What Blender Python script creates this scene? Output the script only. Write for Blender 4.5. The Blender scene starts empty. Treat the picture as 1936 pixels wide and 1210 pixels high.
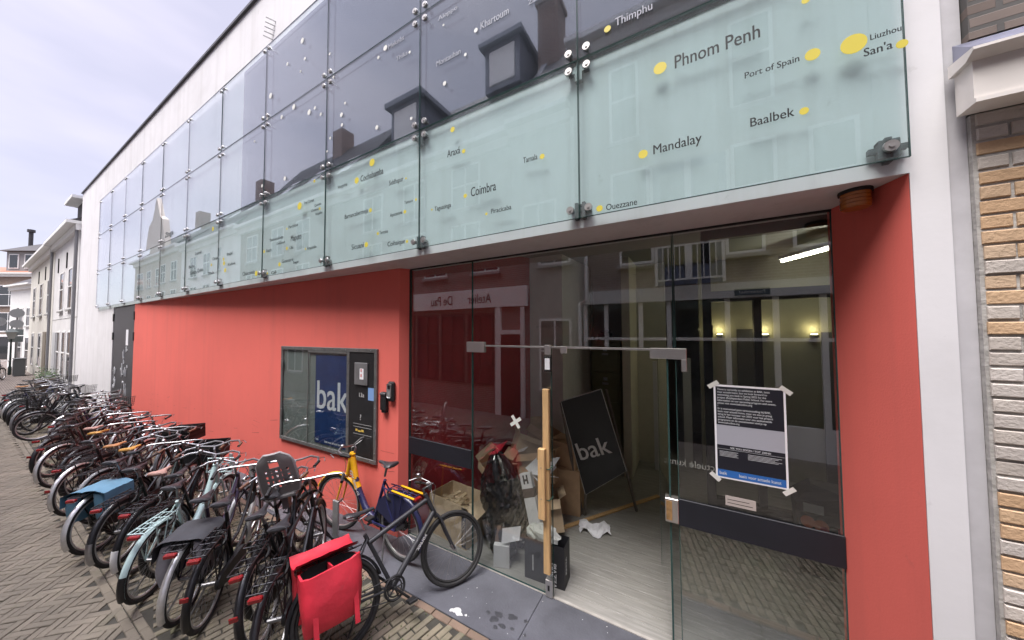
import bpy, math, random
from mathutils import Vector, Matrix
R=math.radians; PI=math.pi
random.seed(7)
sc=bpy.context.scene; C=sc.collection

# ---------------------------------------------------------------- camera
cam_d=bpy.data.cameras.new('camera'); cam=bpy.data.objects.new('camera',cam_d); C.objects.link(cam)
cam_d.sensor_fit='HORIZONTAL'; cam_d.sensor_width=36; cam_d.lens=591.87/1936*36
cam_d.clip_start=.05; cam_d.clip_end=600
yaw,pit,rol=R(29.418),R(2.0836),R(-.2858)
f=Vector((-math.sin(yaw)*math.cos(pit),math.cos(yaw)*math.cos(pit),math.sin(pit)))
r=Vector((math.cos(yaw),math.sin(yaw),0)); u=r.cross(f)
r2=r*math.cos(rol)+u*math.sin(rol); u2=u*math.cos(rol)-r*math.sin(rol)
M4=Matrix.Identity(4)
for i in range(3):
    M4[i][0]=r2[i]; M4[i][1]=u2[i]; M4[i][2]=-f[i]
M4[2][3]=2.64
cam.matrix_world=M4; sc.camera=cam

# ---------------------------------------------------------------- sky, sun, exposure
SUN_EL,SUN_AZ=R(67),R(196)      # high, from across the street
w=bpy.data.worlds.new('World'); sc.world=w; w.use_nodes=True
nt=w.node_tree; N=nt.nodes; Lk=nt.links; N.clear()
def nd(t,**k):
    n=N.new(t)
    for a,b in k.items(): setattr(n,a,b)
    return n
out=nd('ShaderNodeOutputWorld'); bg=nd('ShaderNodeBackground'); bg.inputs[1].default_value=.1
sky=nd('ShaderNodeTexSky',sky_type='NISHITA',sun_disc=False,sun_elevation=SUN_EL,sun_rotation=SUN_AZ)
tc=nd('ShaderNodeTexCoord'); mp=nd('ShaderNodeMapping'); mp.inputs['Scale'].default_value=(1,1,3.2)
nz=nd('ShaderNodeTexNoise'); nz.inputs['Scale'].default_value=2.1; nz.inputs['Detail'].default_value=4; nz.inputs['Roughness'].default_value=.5
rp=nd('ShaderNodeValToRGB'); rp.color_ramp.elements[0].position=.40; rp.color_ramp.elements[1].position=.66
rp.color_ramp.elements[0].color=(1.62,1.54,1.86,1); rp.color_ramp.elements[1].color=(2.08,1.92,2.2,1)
mx=nd('ShaderNodeMix',data_type='RGBA'); mx.inputs[0].default_value=.9
Lk.new(tc.outputs['Generated'],mp.inputs[0]); Lk.new(mp.outputs[0],nz.inputs['Vector']); Lk.new(nz.outputs[0],rp.inputs[0])
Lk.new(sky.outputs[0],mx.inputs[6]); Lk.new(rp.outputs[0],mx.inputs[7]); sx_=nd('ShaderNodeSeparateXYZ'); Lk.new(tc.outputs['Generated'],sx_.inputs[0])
mr_=nd('ShaderNodeMapRange'); mr_.inputs['From Min'].default_value=.74; mr_.inputs['From Max'].default_value=1; mr_.inputs['To Min'].default_value=1; mr_.inputs['To Max'].default_value=8; Lk.new(sx_.outputs[2],mr_.inputs[0])  # overhead sky, above the view, brightened as added fill for the facade
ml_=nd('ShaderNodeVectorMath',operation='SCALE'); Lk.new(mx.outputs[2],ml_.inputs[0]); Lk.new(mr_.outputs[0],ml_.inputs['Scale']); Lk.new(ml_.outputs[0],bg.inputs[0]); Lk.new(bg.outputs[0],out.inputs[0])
sd=bpy.data.lights.new('sun','SUN'); sd.energy=1.35; sd.angle=R(32); sd.color=(1,.96,.9)
sun=bpy.data.objects.new('sun',sd); C.objects.link(sun)
sv=Vector((math.sin(SUN_AZ)*math.cos(SUN_EL),math.cos(SUN_AZ)*math.cos(SUN_EL),math.sin(SUN_EL)))
sun.rotation_euler=sv.to_track_quat('Z','Y').to_euler()
vs=sc.view_settings; vs.view_transform='Standard'; vs.look='None'; vs.gamma=1; vs.use_curve_mapping=False; vs.exposure=2.2
sc.cycles.max_bounces=8; sc.cycles.transparent_max_bounces=24; sc.cycles.glossy_bounces=4
sc.cycles.caustics_reflective=False; sc.cycles.caustics_refractive=False; sc.cycles.sample_clamp_indirect=4

# ---------------------------------------------------------------- materials
MATS={}
def mat(name,col,rough=.6,metal=0,var=0,vscale=6,bump=0,bscale=40,emit=None,coat=0,spec=.5,stretch=None,col2=None,streak=0,grime=(.25,.23,.2)):
    if name in MATS: return MATS[name]
    m=bpy.data.materials.new(name); m.use_nodes=True; MATS[name]=m
    n=m.node_tree.nodes; l=m.node_tree.links; b=n['Principled BSDF']
    b.inputs['Base Color'].default_value=(*col,1); b.inputs['Roughness'].default_value=rough; b.inputs['Metallic'].default_value=metal
    b.inputs['Specular IOR Level'].default_value=spec
    if coat: b.inputs['Coat Weight'].default_value=coat; b.inputs['Coat Roughness'].default_value=.12
    if emit: b.inputs['Emission Color'].default_value=(*emit[:3],1); b.inputs['Emission Strength'].default_value=emit[3]
    if var or bump or col2:
        t=n.new('ShaderNodeTexCoord'); src=t.outputs['Object']
        if stretch:
            mm=n.new('ShaderNodeMapping'); mm.inputs['Scale'].default_value=stretch; l.new(src,mm.inputs[0]); src=mm.outputs[0]
        if var or col2:
            z=n.new('ShaderNodeTexNoise'); z.inputs['Scale'].default_value=vscale; z.inputs['Detail'].default_value=6; z.inputs['Roughness'].default_value=.62
            l.new(src,z.inputs['Vector'])
            c=n.new('ShaderNodeValToRGB'); c.color_ramp.elements[0].position=.3; c.color_ramp.elements[1].position=.7
            lo=col2 if col2 else tuple(x*(1-var) for x in col); hi=col if col2 else tuple(min(1,x*(1+var)) for x in col)
            c.color_ramp.elements[0].color=(*lo,1); c.color_ramp.elements[1].color=(*hi,1)
            l.new(z.outputs[0],c.inputs[0]); last=c.outputs[0]
            if streak:
                # rain streaks, scuffs and blotches of dirt in the paint itself
                for sc3,lo3,hi3,am in (((5,5,.22),.50,.74,streak),((1.1,1.1,1.4),.54,.78,streak*.7),((9,9,7),.66,.74,streak*1.2)):
                    m5=n.new('ShaderNodeMapping'); m5.inputs['Scale'].default_value=sc3; l.new(t.outputs['Object'],m5.inputs[0])
                    z5=n.new('ShaderNodeTexNoise'); z5.inputs['Scale'].default_value=1; z5.inputs['Detail'].default_value=7; z5.inputs['Roughness'].default_value=.6; l.new(m5.outputs[0],z5.inputs['Vector'])
                    r5=n.new('ShaderNodeMapRange'); r5.inputs['From Min'].default_value=lo3; r5.inputs['From Max'].default_value=hi3; r5.inputs['To Max'].default_value=am; l.new(z5.outputs[0],r5.inputs[0])
                    x5=n.new('ShaderNodeMix'); x5.data_type='RGBA'; l.new(r5.outputs[0],x5.inputs[0]); l.new(last,x5.inputs[6]); x5.inputs[7].default_value=(*grime,1); last=x5.outputs[2]
            l.new(last,b.inputs['Base Color'])
            rr=n.new('ShaderNodeMapRange'); rr.inputs['To Min'].default_value=max(.02,rough-.08); rr.inputs['To Max'].default_value=min(1,rough+.1)
            l.new(z.outputs[0],rr.inputs[0]); l.new(rr.outputs[0],b.inputs['Roughness'])
        if bump:
            z2=n.new('ShaderNodeTexNoise'); z2.inputs['Scale'].default_value=bscale; z2.inputs['Detail'].default_value=4
            l.new(src,z2.inputs['Vector'])
            bp=n.new('ShaderNodeBump'); bp.inputs['Strength'].default_value=bump; bp.inputs['Distance'].default_value=.02
            l.new(z2.outputs[0],bp.inputs['Height']); l.new(bp.outputs[0],b.inputs['Normal'])
    return m
def glass(name,tint,f0=.05,wave=.0,wscale=.8,gcol=(1,1,1),haze=0,pw=5,milk=(.8,.88,.88)):
    if name in MATS: return MATS[name]
    m=bpy.data.materials.new(name); m.use_nodes=True; MATS[name]=m
    n=m.node_tree.nodes; l=m.node_tree.links; n.clear()
    o=n.new('ShaderNodeOutputMaterial'); mixs=n.new('ShaderNodeMixShader'); tr=n.new('ShaderNodeBsdfTransparent'); gl=n.new('ShaderNodeBsdfGlossy')
    tr.inputs[0].default_value=(*tint,1); gl.inputs['Roughness'].default_value=.0; gl.inputs[0].default_value=(*gcol,1)
    g=n.new('ShaderNodeNewGeometry'); d=n.new('ShaderNodeVectorMath'); d.operation='DOT_PRODUCT'
    l.new(g.outputs['Incoming'],d.inputs[0]); l.new(g.outputs['Normal'],d.inputs[1])
    def mt(op,a,b):
        q=n.new('ShaderNodeMath'); q.operation=op
        for i,x in enumerate((a,b)):
            if x is None: continue
            if isinstance(x,(int,float)): q.inputs[i].default_value=x
            else: l.new(x,q.inputs[i])
        return q.outputs[0]
    a=mt('ABSOLUTE',d.outputs['Value'],None); a=mt('SUBTRACT',1.0,a); a=mt('POWER',a,float(pw)); a=mt('MULTIPLY',a,1-f0); a=mt('ADD',a,f0)
    l.new(a,mixs.inputs[0])
    if wave:
        t=n.new('ShaderNodeTexCoord'); z=n.new('ShaderNodeTexNoise'); z.inputs['Scale'].default_value=wscale; z.inputs['Detail'].default_value=1
        bp=n.new('ShaderNodeBump'); bp.inputs['Strength'].default_value=wave; bp.inputs['Distance'].default_value=.05
        l.new(t.outputs['Object'],z.inputs['Vector']); l.new(z.outputs[0],bp.inputs['Height']); l.new(bp.outputs[0],gl.inputs['Normal'])
    base=tr.outputs[0]
    if haze:
        df=n.new('ShaderNodeBsdfDiffuse'); df.inputs[0].default_value=(*milk,1); mh=n.new('ShaderNodeMixShader')
        t9=n.new('ShaderNodeTexCoord'); m9=n.new('ShaderNodeMapping'); m9.inputs['Scale'].default_value=(3,3,.7); z9=n.new('ShaderNodeTexNoise'); z9.inputs['Detail'].default_value=6
        r9=n.new('ShaderNodeMapRange'); r9.inputs['To Min'].default_value=haze*.6; r9.inputs['To Max'].default_value=haze*1.4
        l.new(t9.outputs['Object'],m9.inputs[0]); l.new(m9.outputs[0],z9.inputs['Vector']); l.new(z9.outputs[0],r9.inputs[0]); l.new(r9.outputs[0],mh.inputs[0])
        l.new(tr.outputs[0],mh.inputs[1]); l.new(df.outputs[0],mh.inputs[2]); base=mh.outputs[0]
    l.new(base,mixs.inputs[1]); l.new(gl.outputs[0],mixs.inputs[2]); l.new(mixs.outputs[0],o.inputs[0])
    return m
def brickmat(name,c1,c2,mortar,scale=1,bw=.21,bh=.0625,ms=.012,rough=.85,bump=.6,axes='XZ'):
    """procedural brickwork on a vertical wall, metres"""
    if name in MATS: return MATS[name]
    m=bpy.data.materials.new(name); m.use_nodes=True; MATS[name]=m
    n=m.node_tree.nodes; l=m.node_tree.links; b=n['Principled BSDF']; b.inputs['Roughness'].default_value=rough
    t=n.new('ShaderNodeTexCoord'); s=n.new('ShaderNodeSeparateXYZ'); k=n.new('ShaderNodeCombineXYZ')
    l.new(t.outputs['Object'],s.inputs[0]); l.new(s.outputs[axes[0]],k.inputs[0]); l.new(s.outputs[axes[1]],k.inputs[1])
    br=n.new('ShaderNodeTexBrick'); l.new(k.outputs[0],br.inputs['Vector'])
    br.inputs['Scale'].default_value=1; br.inputs['Brick Width'].default_value=bw; br.inputs['Row Height'].default_value=bh
    br.inputs['Mortar Size'].default_value=ms; br.inputs['Mortar Smooth'].default_value=.15; br.inputs['Bias'].default_value=0
    br.inputs['Color1'].default_value=(*c1,1); br.inputs['Color2'].default_value=(*c2,1); br.inputs['Mortar'].default_value=(*mortar,1)
    z=n.new('ShaderNodeTexNoise'); z.inputs['Scale'].default_value=9; z.inputs['Detail'].default_value=6; l.new(t.outputs['Object'],z.inputs['Vector'])
    mr=n.new('ShaderNodeMapRange'); mr.inputs['To Min'].default_value=.72; mr.inputs['To Max'].default_value=1.25; l.new(z.outputs[0],mr.inputs[0])
    mm=n.new('ShaderNodeMix'); mm.data_type='RGBA'; mm.blend_type='MULTIPLY'; mm.inputs[0].default_value=1
    l.new(br.outputs[0],mm.inputs[6]); l.new(mr.outputs[0],mm.inputs[7]); l.new(mm.outputs[2],b.inputs['Base Color'])
    bp=n.new('ShaderNodeBump'); bp.inputs['Strength'].default_value=bump; bp.inputs['Distance'].default_value=.012; bp.invert=True
    l.new(br.outputs['Fac'],bp.inputs['Height']); l.new(bp.outputs[0],b.inputs['Normal'])
    return m
def islandmat(name,cols,rough=.8,moss=None,bump=.25):
    """one tone per loose piece of the mesh (paving bricks) with grime and moss"""
    m=bpy.data.materials.new(name); m.use_nodes=True; MATS[name]=m
    n=m.node_tree.nodes; l=m.node_tree.links; b=n['Principled BSDF']; b.inputs['Roughness'].default_value=rough
    g=n.new('ShaderNodeNewGeometry'); c=n.new('ShaderNodeValToRGB'); el=c.color_ramp.elements
    while len(el)<len(cols): el.new(.5)
    for i,x in enumerate(cols): el[i].position=i/(len(cols)-1); el[i].color=(*x,1)
    l.new(g.outputs['Random Per Island'],c.inputs[0])
    t=n.new('ShaderNodeTexCoord'); z=n.new('ShaderNodeTexNoise'); z.inputs['Scale'].default_value=1.3; z.inputs['Detail'].default_value=8; z.inputs['Roughness'].default_value=.7
    l.new(t.outputs['Object'],z.inputs['Vector'])
    mr=n.new('ShaderNodeMapRange'); mr.inputs['From Min'].default_value=.3; mr.inputs['From Max'].default_value=.7; mr.inputs['To Min'].default_value=.72; mr.inputs['To Max'].default_value=1.2; l.new(z.outputs[0],mr.inputs[0])
    mm=n.new('ShaderNodeMix'); mm.data_type='RGBA'; mm.blend_type='MULTIPLY'; mm.inputs[0].default_value=1
    l.new(c.outputs[0],mm.inputs[6]); l.new(mr.outputs[0],mm.inputs[7]); last=mm.outputs[2]
    if moss:
        z3=n.new('ShaderNodeTexNoise'); z3.inputs['Scale'].default_value=2.2; z3.inputs['Detail'].default_value=9; z3.inputs['Roughness'].default_value=.72
        l.new(t.outputs['Object'],z3.inputs['Vector'])
        m3=n.new('ShaderNodeMapRange'); m3.inputs['From Min'].default_value=moss[3]; m3.inputs['From Max'].default_value=moss[3]+.22; m3.inputs['To Max'].default_value=moss[4]; l.new(z3.outputs[0],m3.inputs[0])
        m4=n.new('ShaderNodeMix'); m4.data_type='RGBA'; l.new(m3.outputs[0],m4.inputs[0]); l.new(last,m4.inputs[6]); m4.inputs[7].default_value=(*moss[:3],1); last=m4.outputs[2]
    l.new(last,b.inputs['Base Color'])
    z2=n.new('ShaderNodeTexNoise'); z2.inputs['Scale'].default_value=70; z2.inputs['Detail'].default_value=5; l.new(t.outputs['Object'],z2.inputs['Vector'])
    bp=n.new('ShaderNodeBump'); bp.inputs['Strength'].default_value=bump; bp.inputs['Distance'].default_value=.01
    l.new(z2.outputs[0],bp.inputs['Height']); l.new(bp.outputs[0],b.inputs['Normal'])
    return m

white=mat('white_render',(.72,.71,.725),.8,streak=.27,grime=(.40,.385,.36),var=.05,vscale=1.2,bump=.03,bscale=30)
red=mat('coral_red_render',(.745,.148,.118),.8,streak=.22,grime=(.47,.115,.095),var=.045,vscale=.9,bump=.06,bscale=90)
m_black=mat('black_metal',(.008,.008,.0095),.36,coat=.12,var=.3,vscale=14)
m_blackmatt=mat('black_matt',(.009,.009,.010),.6,var=.3,vscale=20)
rubber=mat('tyre_rubber',(.015,.0145,.0145),.75,var=.35,vscale=30)
steel=mat('bare_steel',(.34,.34,.35),.38,1,var=.12,vscale=25)
dullsteel=mat('dull_steel',(.27,.27,.275),.45,.9,var=.2,vscale=12)
chrome=mat('chrome',(.5,.5,.51),.26,1)
wood=mat('raw_pine',(.56,.36,.17),.65,var=.2,vscale=5,stretch=(9,9,1),bump=.1)
card=mat('cardboard',(.50,.34,.21),.85,var=.12,vscale=8,bump=.1,bscale=25)
card2=mat('pale_cardboard',(.55,.42,.28),.85,var=.12,vscale=8)
paper=mat('white_paper',(.8,.8,.83),.7,var=.03)
darkwall=mat('charcoal_paint',(.02,.021,.026),.45,var=.2,vscale=6)

# ---------------------------------------------------------------- mesh helpers
class MB:
    def __init__(s): s.v=[]; s.f=[]
    def add(s,vs,fs):
        o=len(s.v); s.v+= [tuple(x) for x in vs]; s.f+=[tuple(i+o for i in q) for q in fs]; return s
    def box(s,x0,y0,z0,x1,y1,z1):
        return s.add([(x0,y0,z0),(x1,y0,z0),(x1,y1,z0),(x0,y1,z0),(x0,y0,z1),(x1,y0,z1),(x1,y1,z1),(x0,y1,z1)],
            [(0,3,2,1),(4,5,6,7),(0,1,5,4),(1,2,6,5),(2,3,7,6),(3,0,4,7)])
    def bbox(s,x0,y0,z0,x1,y1,z1,b=.004):
        """box with chamfered edges (every corner split in three)"""
        P=[]
        for z,zs in ((z0,1),(z1,-1)):
            for (x,xs,y,ys) in ((x0,1,y0,1),(x1,-1,y0,1),(x1,-1,y1,-1),(x0,1,y1,-1)):
                P+=[(x,y+ys*b,z+zs*b),(x+xs*b,y,z+zs*b),(x+xs*b,y+ys*b,z)]
        F=[(2,11,8,5),(14,17,20,23)]
        I=lambda c,k:c*3+k
        F+=[(I(0,1),I(1,1),I(5,1),I(4,1)),(I(1,0),I(2,0),I(6,0),I(5,0)),(I(2,1),I(3,1),I(7,1),I(6,1)),(I(3,0),I(0,0),I(4,0),I(7,0))]
        for c in range(4):
            F.append((I(c,0),I(c,1),I(c+4,1),I(c+4,0)) if c%2==0 else (I(c,1),I(c,0),I(c+4,0),I(c+4,1)))
        for a,b2,k in ((0,1,1),(1,2,0),(2,3,1),(3,0,0)):
            F.append((I(a,k),I(a,2),I(b2,2),I(b2,k))); F.append((I(a+4,k),I(b2+4,k),I(b2+4,2),I(a+4,2)))
        for c in range(8): F.append((I(c,0),I(c,1),I(c,2)))
        return s.add(P,F)
    def prism(s,poly,z0,z1):
        n=len(poly)
        return s.add([(x,y,z0) for x,y in poly]+[(x,y,z1) for x,y in poly],
            [tuple(range(n-1,-1,-1)),tuple(range(n,2*n))]+[(i,(i+1)%n,n+(i+1)%n,n+i) for i in range(n)])
    def prism_ax(s,poly,a0,a1,ax):
        """polygon extruded along axis ax (0 x,1 y)"""
        n=len(poly)
        mk=(lambda p,t:(t,p[0],p[1])) if ax==0 else (lambda p,t:(p[0],t,p[1]))
        return s.add([mk(p,a0) for p in poly]+[mk(p,a1) for p in poly],
            [tuple(range(n-1,-1,-1)),tuple(range(n,2*n))]+[(i,(i+1)%n,n+(i+1)%n,n+i) for i in range(n)])
    def tube(s,pts,r,n=7,closed=False,flat=1.0):
        pts=[Vector(p) for p in pts]; m=len(pts)
        rs=r if isinstance(r,(list,tuple)) else [r]*m
        vs=[]; fs=[]; prev=None
        for i,p in enumerate(pts):
            if closed: t=(pts[(i+1)%m]-pts[i-1])
            else: t=pts[min(i+1,m-1)]-pts[max(i-1,0)]
            t.normalize()
            if prev is None:
                a=Vector((0,0,1)) if abs(t.z)<.9 else Vector((1,0,0)); x=t.cross(a).normalized()
            else: x=(prev-t*prev.dot(t)).normalized()
            prev=x; y=t.cross(x)
            for k in range(n):
                an=2*PI*k/n; vs.append(p+x*math.cos(an)*rs[i]+y*math.sin(an)*rs[i]*flat)
        for i in range(m if closed else m-1):
            j=(i+1)%m
            for k in range(n): fs.append((i*n+k,i*n+(k+1)%n,j*n+(k+1)%n,j*n+k))
        if not closed:
            fs.append(tuple(range(n-1,-1,-1))); fs.append(tuple((m-1)*n+k for k in range(n)))
        return s.add(vs,fs)
    def cyl(s,p0,p1,r0,r1=None,n=14): return s.tube([p0,p1],[r0,r0 if r1 is None else r1],n)
    def sph(s,c,r,n=10,m=7,sc=(1,1,1)):
        vs=[];fs=[]
        for i in range(m+1):
            a=PI*i/m
            for k in range(n):
                b=2*PI*k/n; vs.append((c[0]+r*sc[0]*math.sin(a)*math.cos(b),c[1]+r*sc[1]*math.sin(a)*math.sin(b),c[2]+r*sc[2]*math.cos(a)))
        for i in range(m):
            for k in range(n): fs.append((i*n+k,(i+1)*n+k,(i+1)*n+(k+1)%n,i*n+(k+1)%n))
        return s.add(vs,fs)
    def loft(s,rings,cap=True):
        n=len(rings[0]); o=[]
        for q in rings: o+=list(q)
        fs=[(i*n+k,i*n+(k+1)%n,(i+1)*n+(k+1)%n,(i+1)*n+k) for i in range(len(rings)-1) for k in range(n)]
        if cap: fs+=[tuple(range(n-1,-1,-1)),tuple((len(rings)-1)*n+k for k in range(n))]
        return s.add(o,fs)
    def mesh(s,name,smooth=False):
        me=bpy.data.meshes.new(name); me.from_pydata(s.v,[],s.f); me.validate(); 
        if smooth:
            me.polygons.foreach_set('use_smooth',[True]*len(me.polygons))
            try: me.set_sharp_from_angle(angle=R(40))
            except Exception: pass
        me.update(); return me
    def build(s,name,m,parent=None,smooth=False,loc=None):
        return put(name,s.mesh(name,smooth),m,parent,loc)
def put(name,me,m,parent=None,loc=None):
    o=bpy.data.objects.new(name,me); C.objects.link(o)
    if m is not None:
        if len(me.materials)==0: me.materials.append(m)
        elif me.materials[0]!=m:
            o.material_slots[0].link='OBJECT'; o.material_slots[0].material=m
    if parent is not None: o.parent=parent
    if loc: o.location=loc
    return o
def tag(o,label=None,cat=None,group=None,kind=None):
    if label: o['label']=label
    if cat: o['category']=cat
    if group: o['group']=group
    if kind: o['kind']=kind
    return o
def thing(name,label,cat,loc=(0,0,0),rz=0,group=None):
    o=bpy.data.objects.new(name,None); o.empty_display_size=.2; C.objects.link(o); o.location=loc; o.rotation_euler=(0,0,rz)
    return tag(o,label,cat,group)
def struct(o): o['kind']='structure'; return o
def fontmesh(txt,size,align='LEFT',ext=.0008,sx=1.0,shear=0):
    cu=bpy.data.curves.new('writing','FONT'); cu.body=txt; cu.size=size; cu.align_x=align; cu.extrude=ext; cu.resolution_u=3; cu.shear=shear
    o=bpy.data.objects.new('writing',cu); C.objects.link(o); bpy.context.view_layer.update()
    me=bpy.data.meshes.new_from_object(o.evaluated_get(bpy.context.evaluated_depsgraph_get()))
    bpy.data.objects.remove(o); bpy.data.curves.remove(cu)
    v=[(p.co.x*sx,p.co.y,p.co.z) for p in me.vertices]; fc=[tuple(p.vertices) for p in me.polygons]; bpy.data.meshes.remove(me)
    return v,fc
def write(mb,txt,size,O,ux,uz,align='LEFT',ext=.0008,sx=1.0,lift=.0):
    """lay lettering in a plane: origin O, reading direction ux, up uz"""
    ux=Vector(ux).normalized(); uz=Vector(uz).normalized(); nn=ux.cross(uz); O=Vector(O)
    v,fc=fontmesh(txt,size,align,ext,sx)
    mb.add([O+ux*p[0]+uz*p[1]+nn*(p[2]+lift) for p in v],fc)
    # second pass a hair in front thickens the strokes
    mb.add([O+ux*(p[0]+size*.022*sx)+uz*p[1]+nn*(p[2]+lift+.0002) for p in v],fc); return mb
# ================================================================ SETTING: ground, street
GX0,GX1=-19.5,2.6
def paver(mb,cx,cy,ang,L,W,gap=.006,bev=.005,top=0.0):
    ca,sa=math.cos(ang),math.sin(ang); h=random.uniform(-.006,.002)+top; tx=random.uniform(-.012,.012); ty=random.uniform(-.008,.008)
    hl,hw=L/2-gap/2,W/2-gap/2; il,iw=hl-bev,hw-bev; P=[]
    def pt(a,b,z): return (cx+a*ca-b*sa,cy+a*sa+b*ca,z)
    for a,b in ((-1,-1),(1,-1),(1,1),(-1,1)): P.append(pt(a*hl,b*hw,-.03))
    for a,b in ((-1,-1),(1,-1),(1,1),(-1,1)): P.append(pt(a*hl,b*hw,h-bev+a*il*tx+b*iw*ty))
    for a,b in ((-1,-1),(1,-1),(1,1),(-1,1)): P.append(pt(a*il,b*iw,h+a*il*tx+b*iw*ty))
    mb.add(P,[(0,1,5,4),(1,2,6,5),(2,3,7,6),(3,0,4,7),(4,5,9,8),(5,6,10,9),(6,7,11,10),(7,4,8,11),(8,9,10,11)])
soil=mat('joint_soil',(.042,.039,.031),.95,var=.5,vscale=3)
g=MB().box(-160,-60,-.5,60,60,-.014).build('ground',soil); struct(g)
# carriageway: real herringbone of clay pavers turned 45 degrees to the street
hb=MB(); BW=.068; K=3
ca=math.cos(R(45)); 
def inside(x,y,y0,y1,x0=GX0,x1=GX1): return x0<x<x1 and y0<y<y1
for i in range(-420,420):
    for j in range(-75,75):
        for kind in (0,1):
            if kind==0: bx,by=(i+j*K)*BW+K*BW/2,(i-j*K)*BW+BW/2
            else: bx,by=(i+j*K+K)*BW+BW/2,(i-j*K+1)*BW-K*BW/2
            X=(bx-by)*ca-9; Y=(bx+by)*ca-.8
            if inside(X,Y,-2.2,.80): paver(hb,X,Y,R(45)+(0 if kind==0 else R(90)),K*BW,BW)
road_m=islandmat('clay_pavers',[(.132,.114,.086),(.168,.145,.109),(.145,.125,.095),(.186,.16,.121),(.155,.132,.099)],.78,moss=(.10,.105,.055,.56,.55))
struct(hb.build('street',road_m))
# two rows of pavers on the line between carriageway and the parking strip
gb=MB()
x=GX0
while x<GX1:
    for k in range(2): paver(gb,x+.1+k*.1,.835+k*.068,0,.204,.068)
    x+=.204
struct(gb.build('gutter',road_m))
# parking strip in running bond, bricks set nearly square to the facade
pk=MB(); a0=R(78)
for i in range(-330,80):
    for j in range(-40,40):
        lx=j*.204+(i%2)*.102; ly=i*.0675
        X=lx*math.cos(a0)-ly*math.sin(a0)*-1; Y=lx*math.sin(a0)+ly*math.cos(a0)
        X=ly*math.sin(a0)+lx*math.cos(a0); Y=lx*math.sin(a0)-ly*math.cos(a0)+(.0)
        Yc=Y+1.6
        if inside(X,Yc,.99,2.245): paver(pk,X,Yc,a0,.204,.0675,gap=.011)
strip_m=islandmat('mossy_pavers',[(.135,.118,.082),(.19,.165,.118),(.158,.137,.10),(.22,.188,.132),(.172,.14,.104)],.82,moss=(.075,.095,.035,.50,.7))
struct(pk.build('pavement',strip_m))
ed=MB(); x=GX0
while x<1.6:
    paver(ed,x+.1,2.292,0,.204,.072); x+=.204
struct(ed.build('paving_edge',islandmat('reddish_pavers',[(.20,.14,.10),(.16,.108,.08),(.235,.165,.118)],.82,moss=(.09,.085,.05,.5,.6))))
# far street as plain brick sheet
far=MB().box(-130,-14,-.03,GX0,8,-.002).build('far_street',brickmat('far_pavers',(.2,.16,.14),(.15,.12,.105),(.08,.075,.06),bw=.2,bh=.07,ms=.01,axes='XY')); struct(far)
nearp=MB().box(GX1,-14,-.03,40,2.44,-.002).build('near_street',MATS['far_pavers']); struct(nearp)
opp=MB().box(GX0,-2.62,-.03,GX1,-2.2,-.002).build('opposite_gutter',MATS['far_pavers']); struct(opp)
# bluestone doorstep slabs along the front
blue=mat('bluestone',(.082,.084,.098),.62,var=.22,vscale=3.2,bump=.2,bscale=50)
sl=MB(); xs=[-14,-12.2,-10.4,-8.6,-6.8,-5.2,-3.3,-1.33,.5,1.25]
for i in range(len(xs)-1): sl.bbox(xs[i]+.002,2.332,-.1,xs[i+1]-.002,2.985,.002,.004)
struct(sl.build('doorstep',blue))
lp=MB().box(-24,2.25,-.1,-14,2.5,.0); struct(lp.build('side_pavement',MATS['far_pavers']))
# paint spatter and damp stains on the step
def blob(mb,x,y,r,z=.0035,n=9,asp=1.0):
    P=[(x+math.cos(2*PI*k/n)*r*random.uniform(.5,1.2)*asp,y+math.sin(2*PI*k/n)*r*random.uniform(.5,1.2),z) for k in range(n)]
    mb.add(P+[(x,y,z+.0012)],[(k,(k+1)%n,n) for k in range(n)])
sp=MB()
for k in range(16): blob(sp,-1.98+random.gauss(0,.045),2.40+random.gauss(0,.022),random.uniform(.006,.026),asp=random.uniform(.7,2.2))
for k in range(40): blob(sp,random.uniform(-3.0,.3),random.uniform(2.36,2.95),random.uniform(.002,.006))
tag(sp.build('paint_spatter',mat('white_paint',(.55,.55,.54),.6,var=.2,vscale=40)),kind='stuff',label='white paint spatter on the grey doorstep',cat='paint')
dm=MB()
for x,y,rr in ((-1.62,2.5,.035),(-1.52,2.48,.03),(-1.6,2.56,.035),(-1.48,2.6,.04),(-1.7,2.53,.02),(-1.42,2.5,.02),(-1.35,2.62,.02),(-1.56,2.44,.022),(-1.3,2.5,.015)): blob(dm,x,y,rr,.0032,11,1.3)
tag(dm.build('damp_stain',mat('damp_stone',(.04,.041,.047),.4)),kind='stuff',label='dark damp stains on the grey doorstep before the door',cat='stain')
ms=MB()
for k in range(900):
    X=random.uniform(-9,-.5); Y=random.gauss(1.75,.28)
    if not(1.0<Y<2.28): continue
    for q in range(3):
        a=random.uniform(0,2*PI); h=random.uniform(.006,.022); wv=.004
        ms.add([(X-wv,Y,0-.006),(X+wv,Y+.002,-.006),(X+math.cos(a)*.014,Y+math.sin(a)*.014,h)],[(0,1,2)])
tag(ms.build('moss_tufts',mat('moss_green',(.07,.10,.03),.9,var=.4)),kind='stuff',label='small green moss tufts in the joints of the parking strip',cat='moss')

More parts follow.
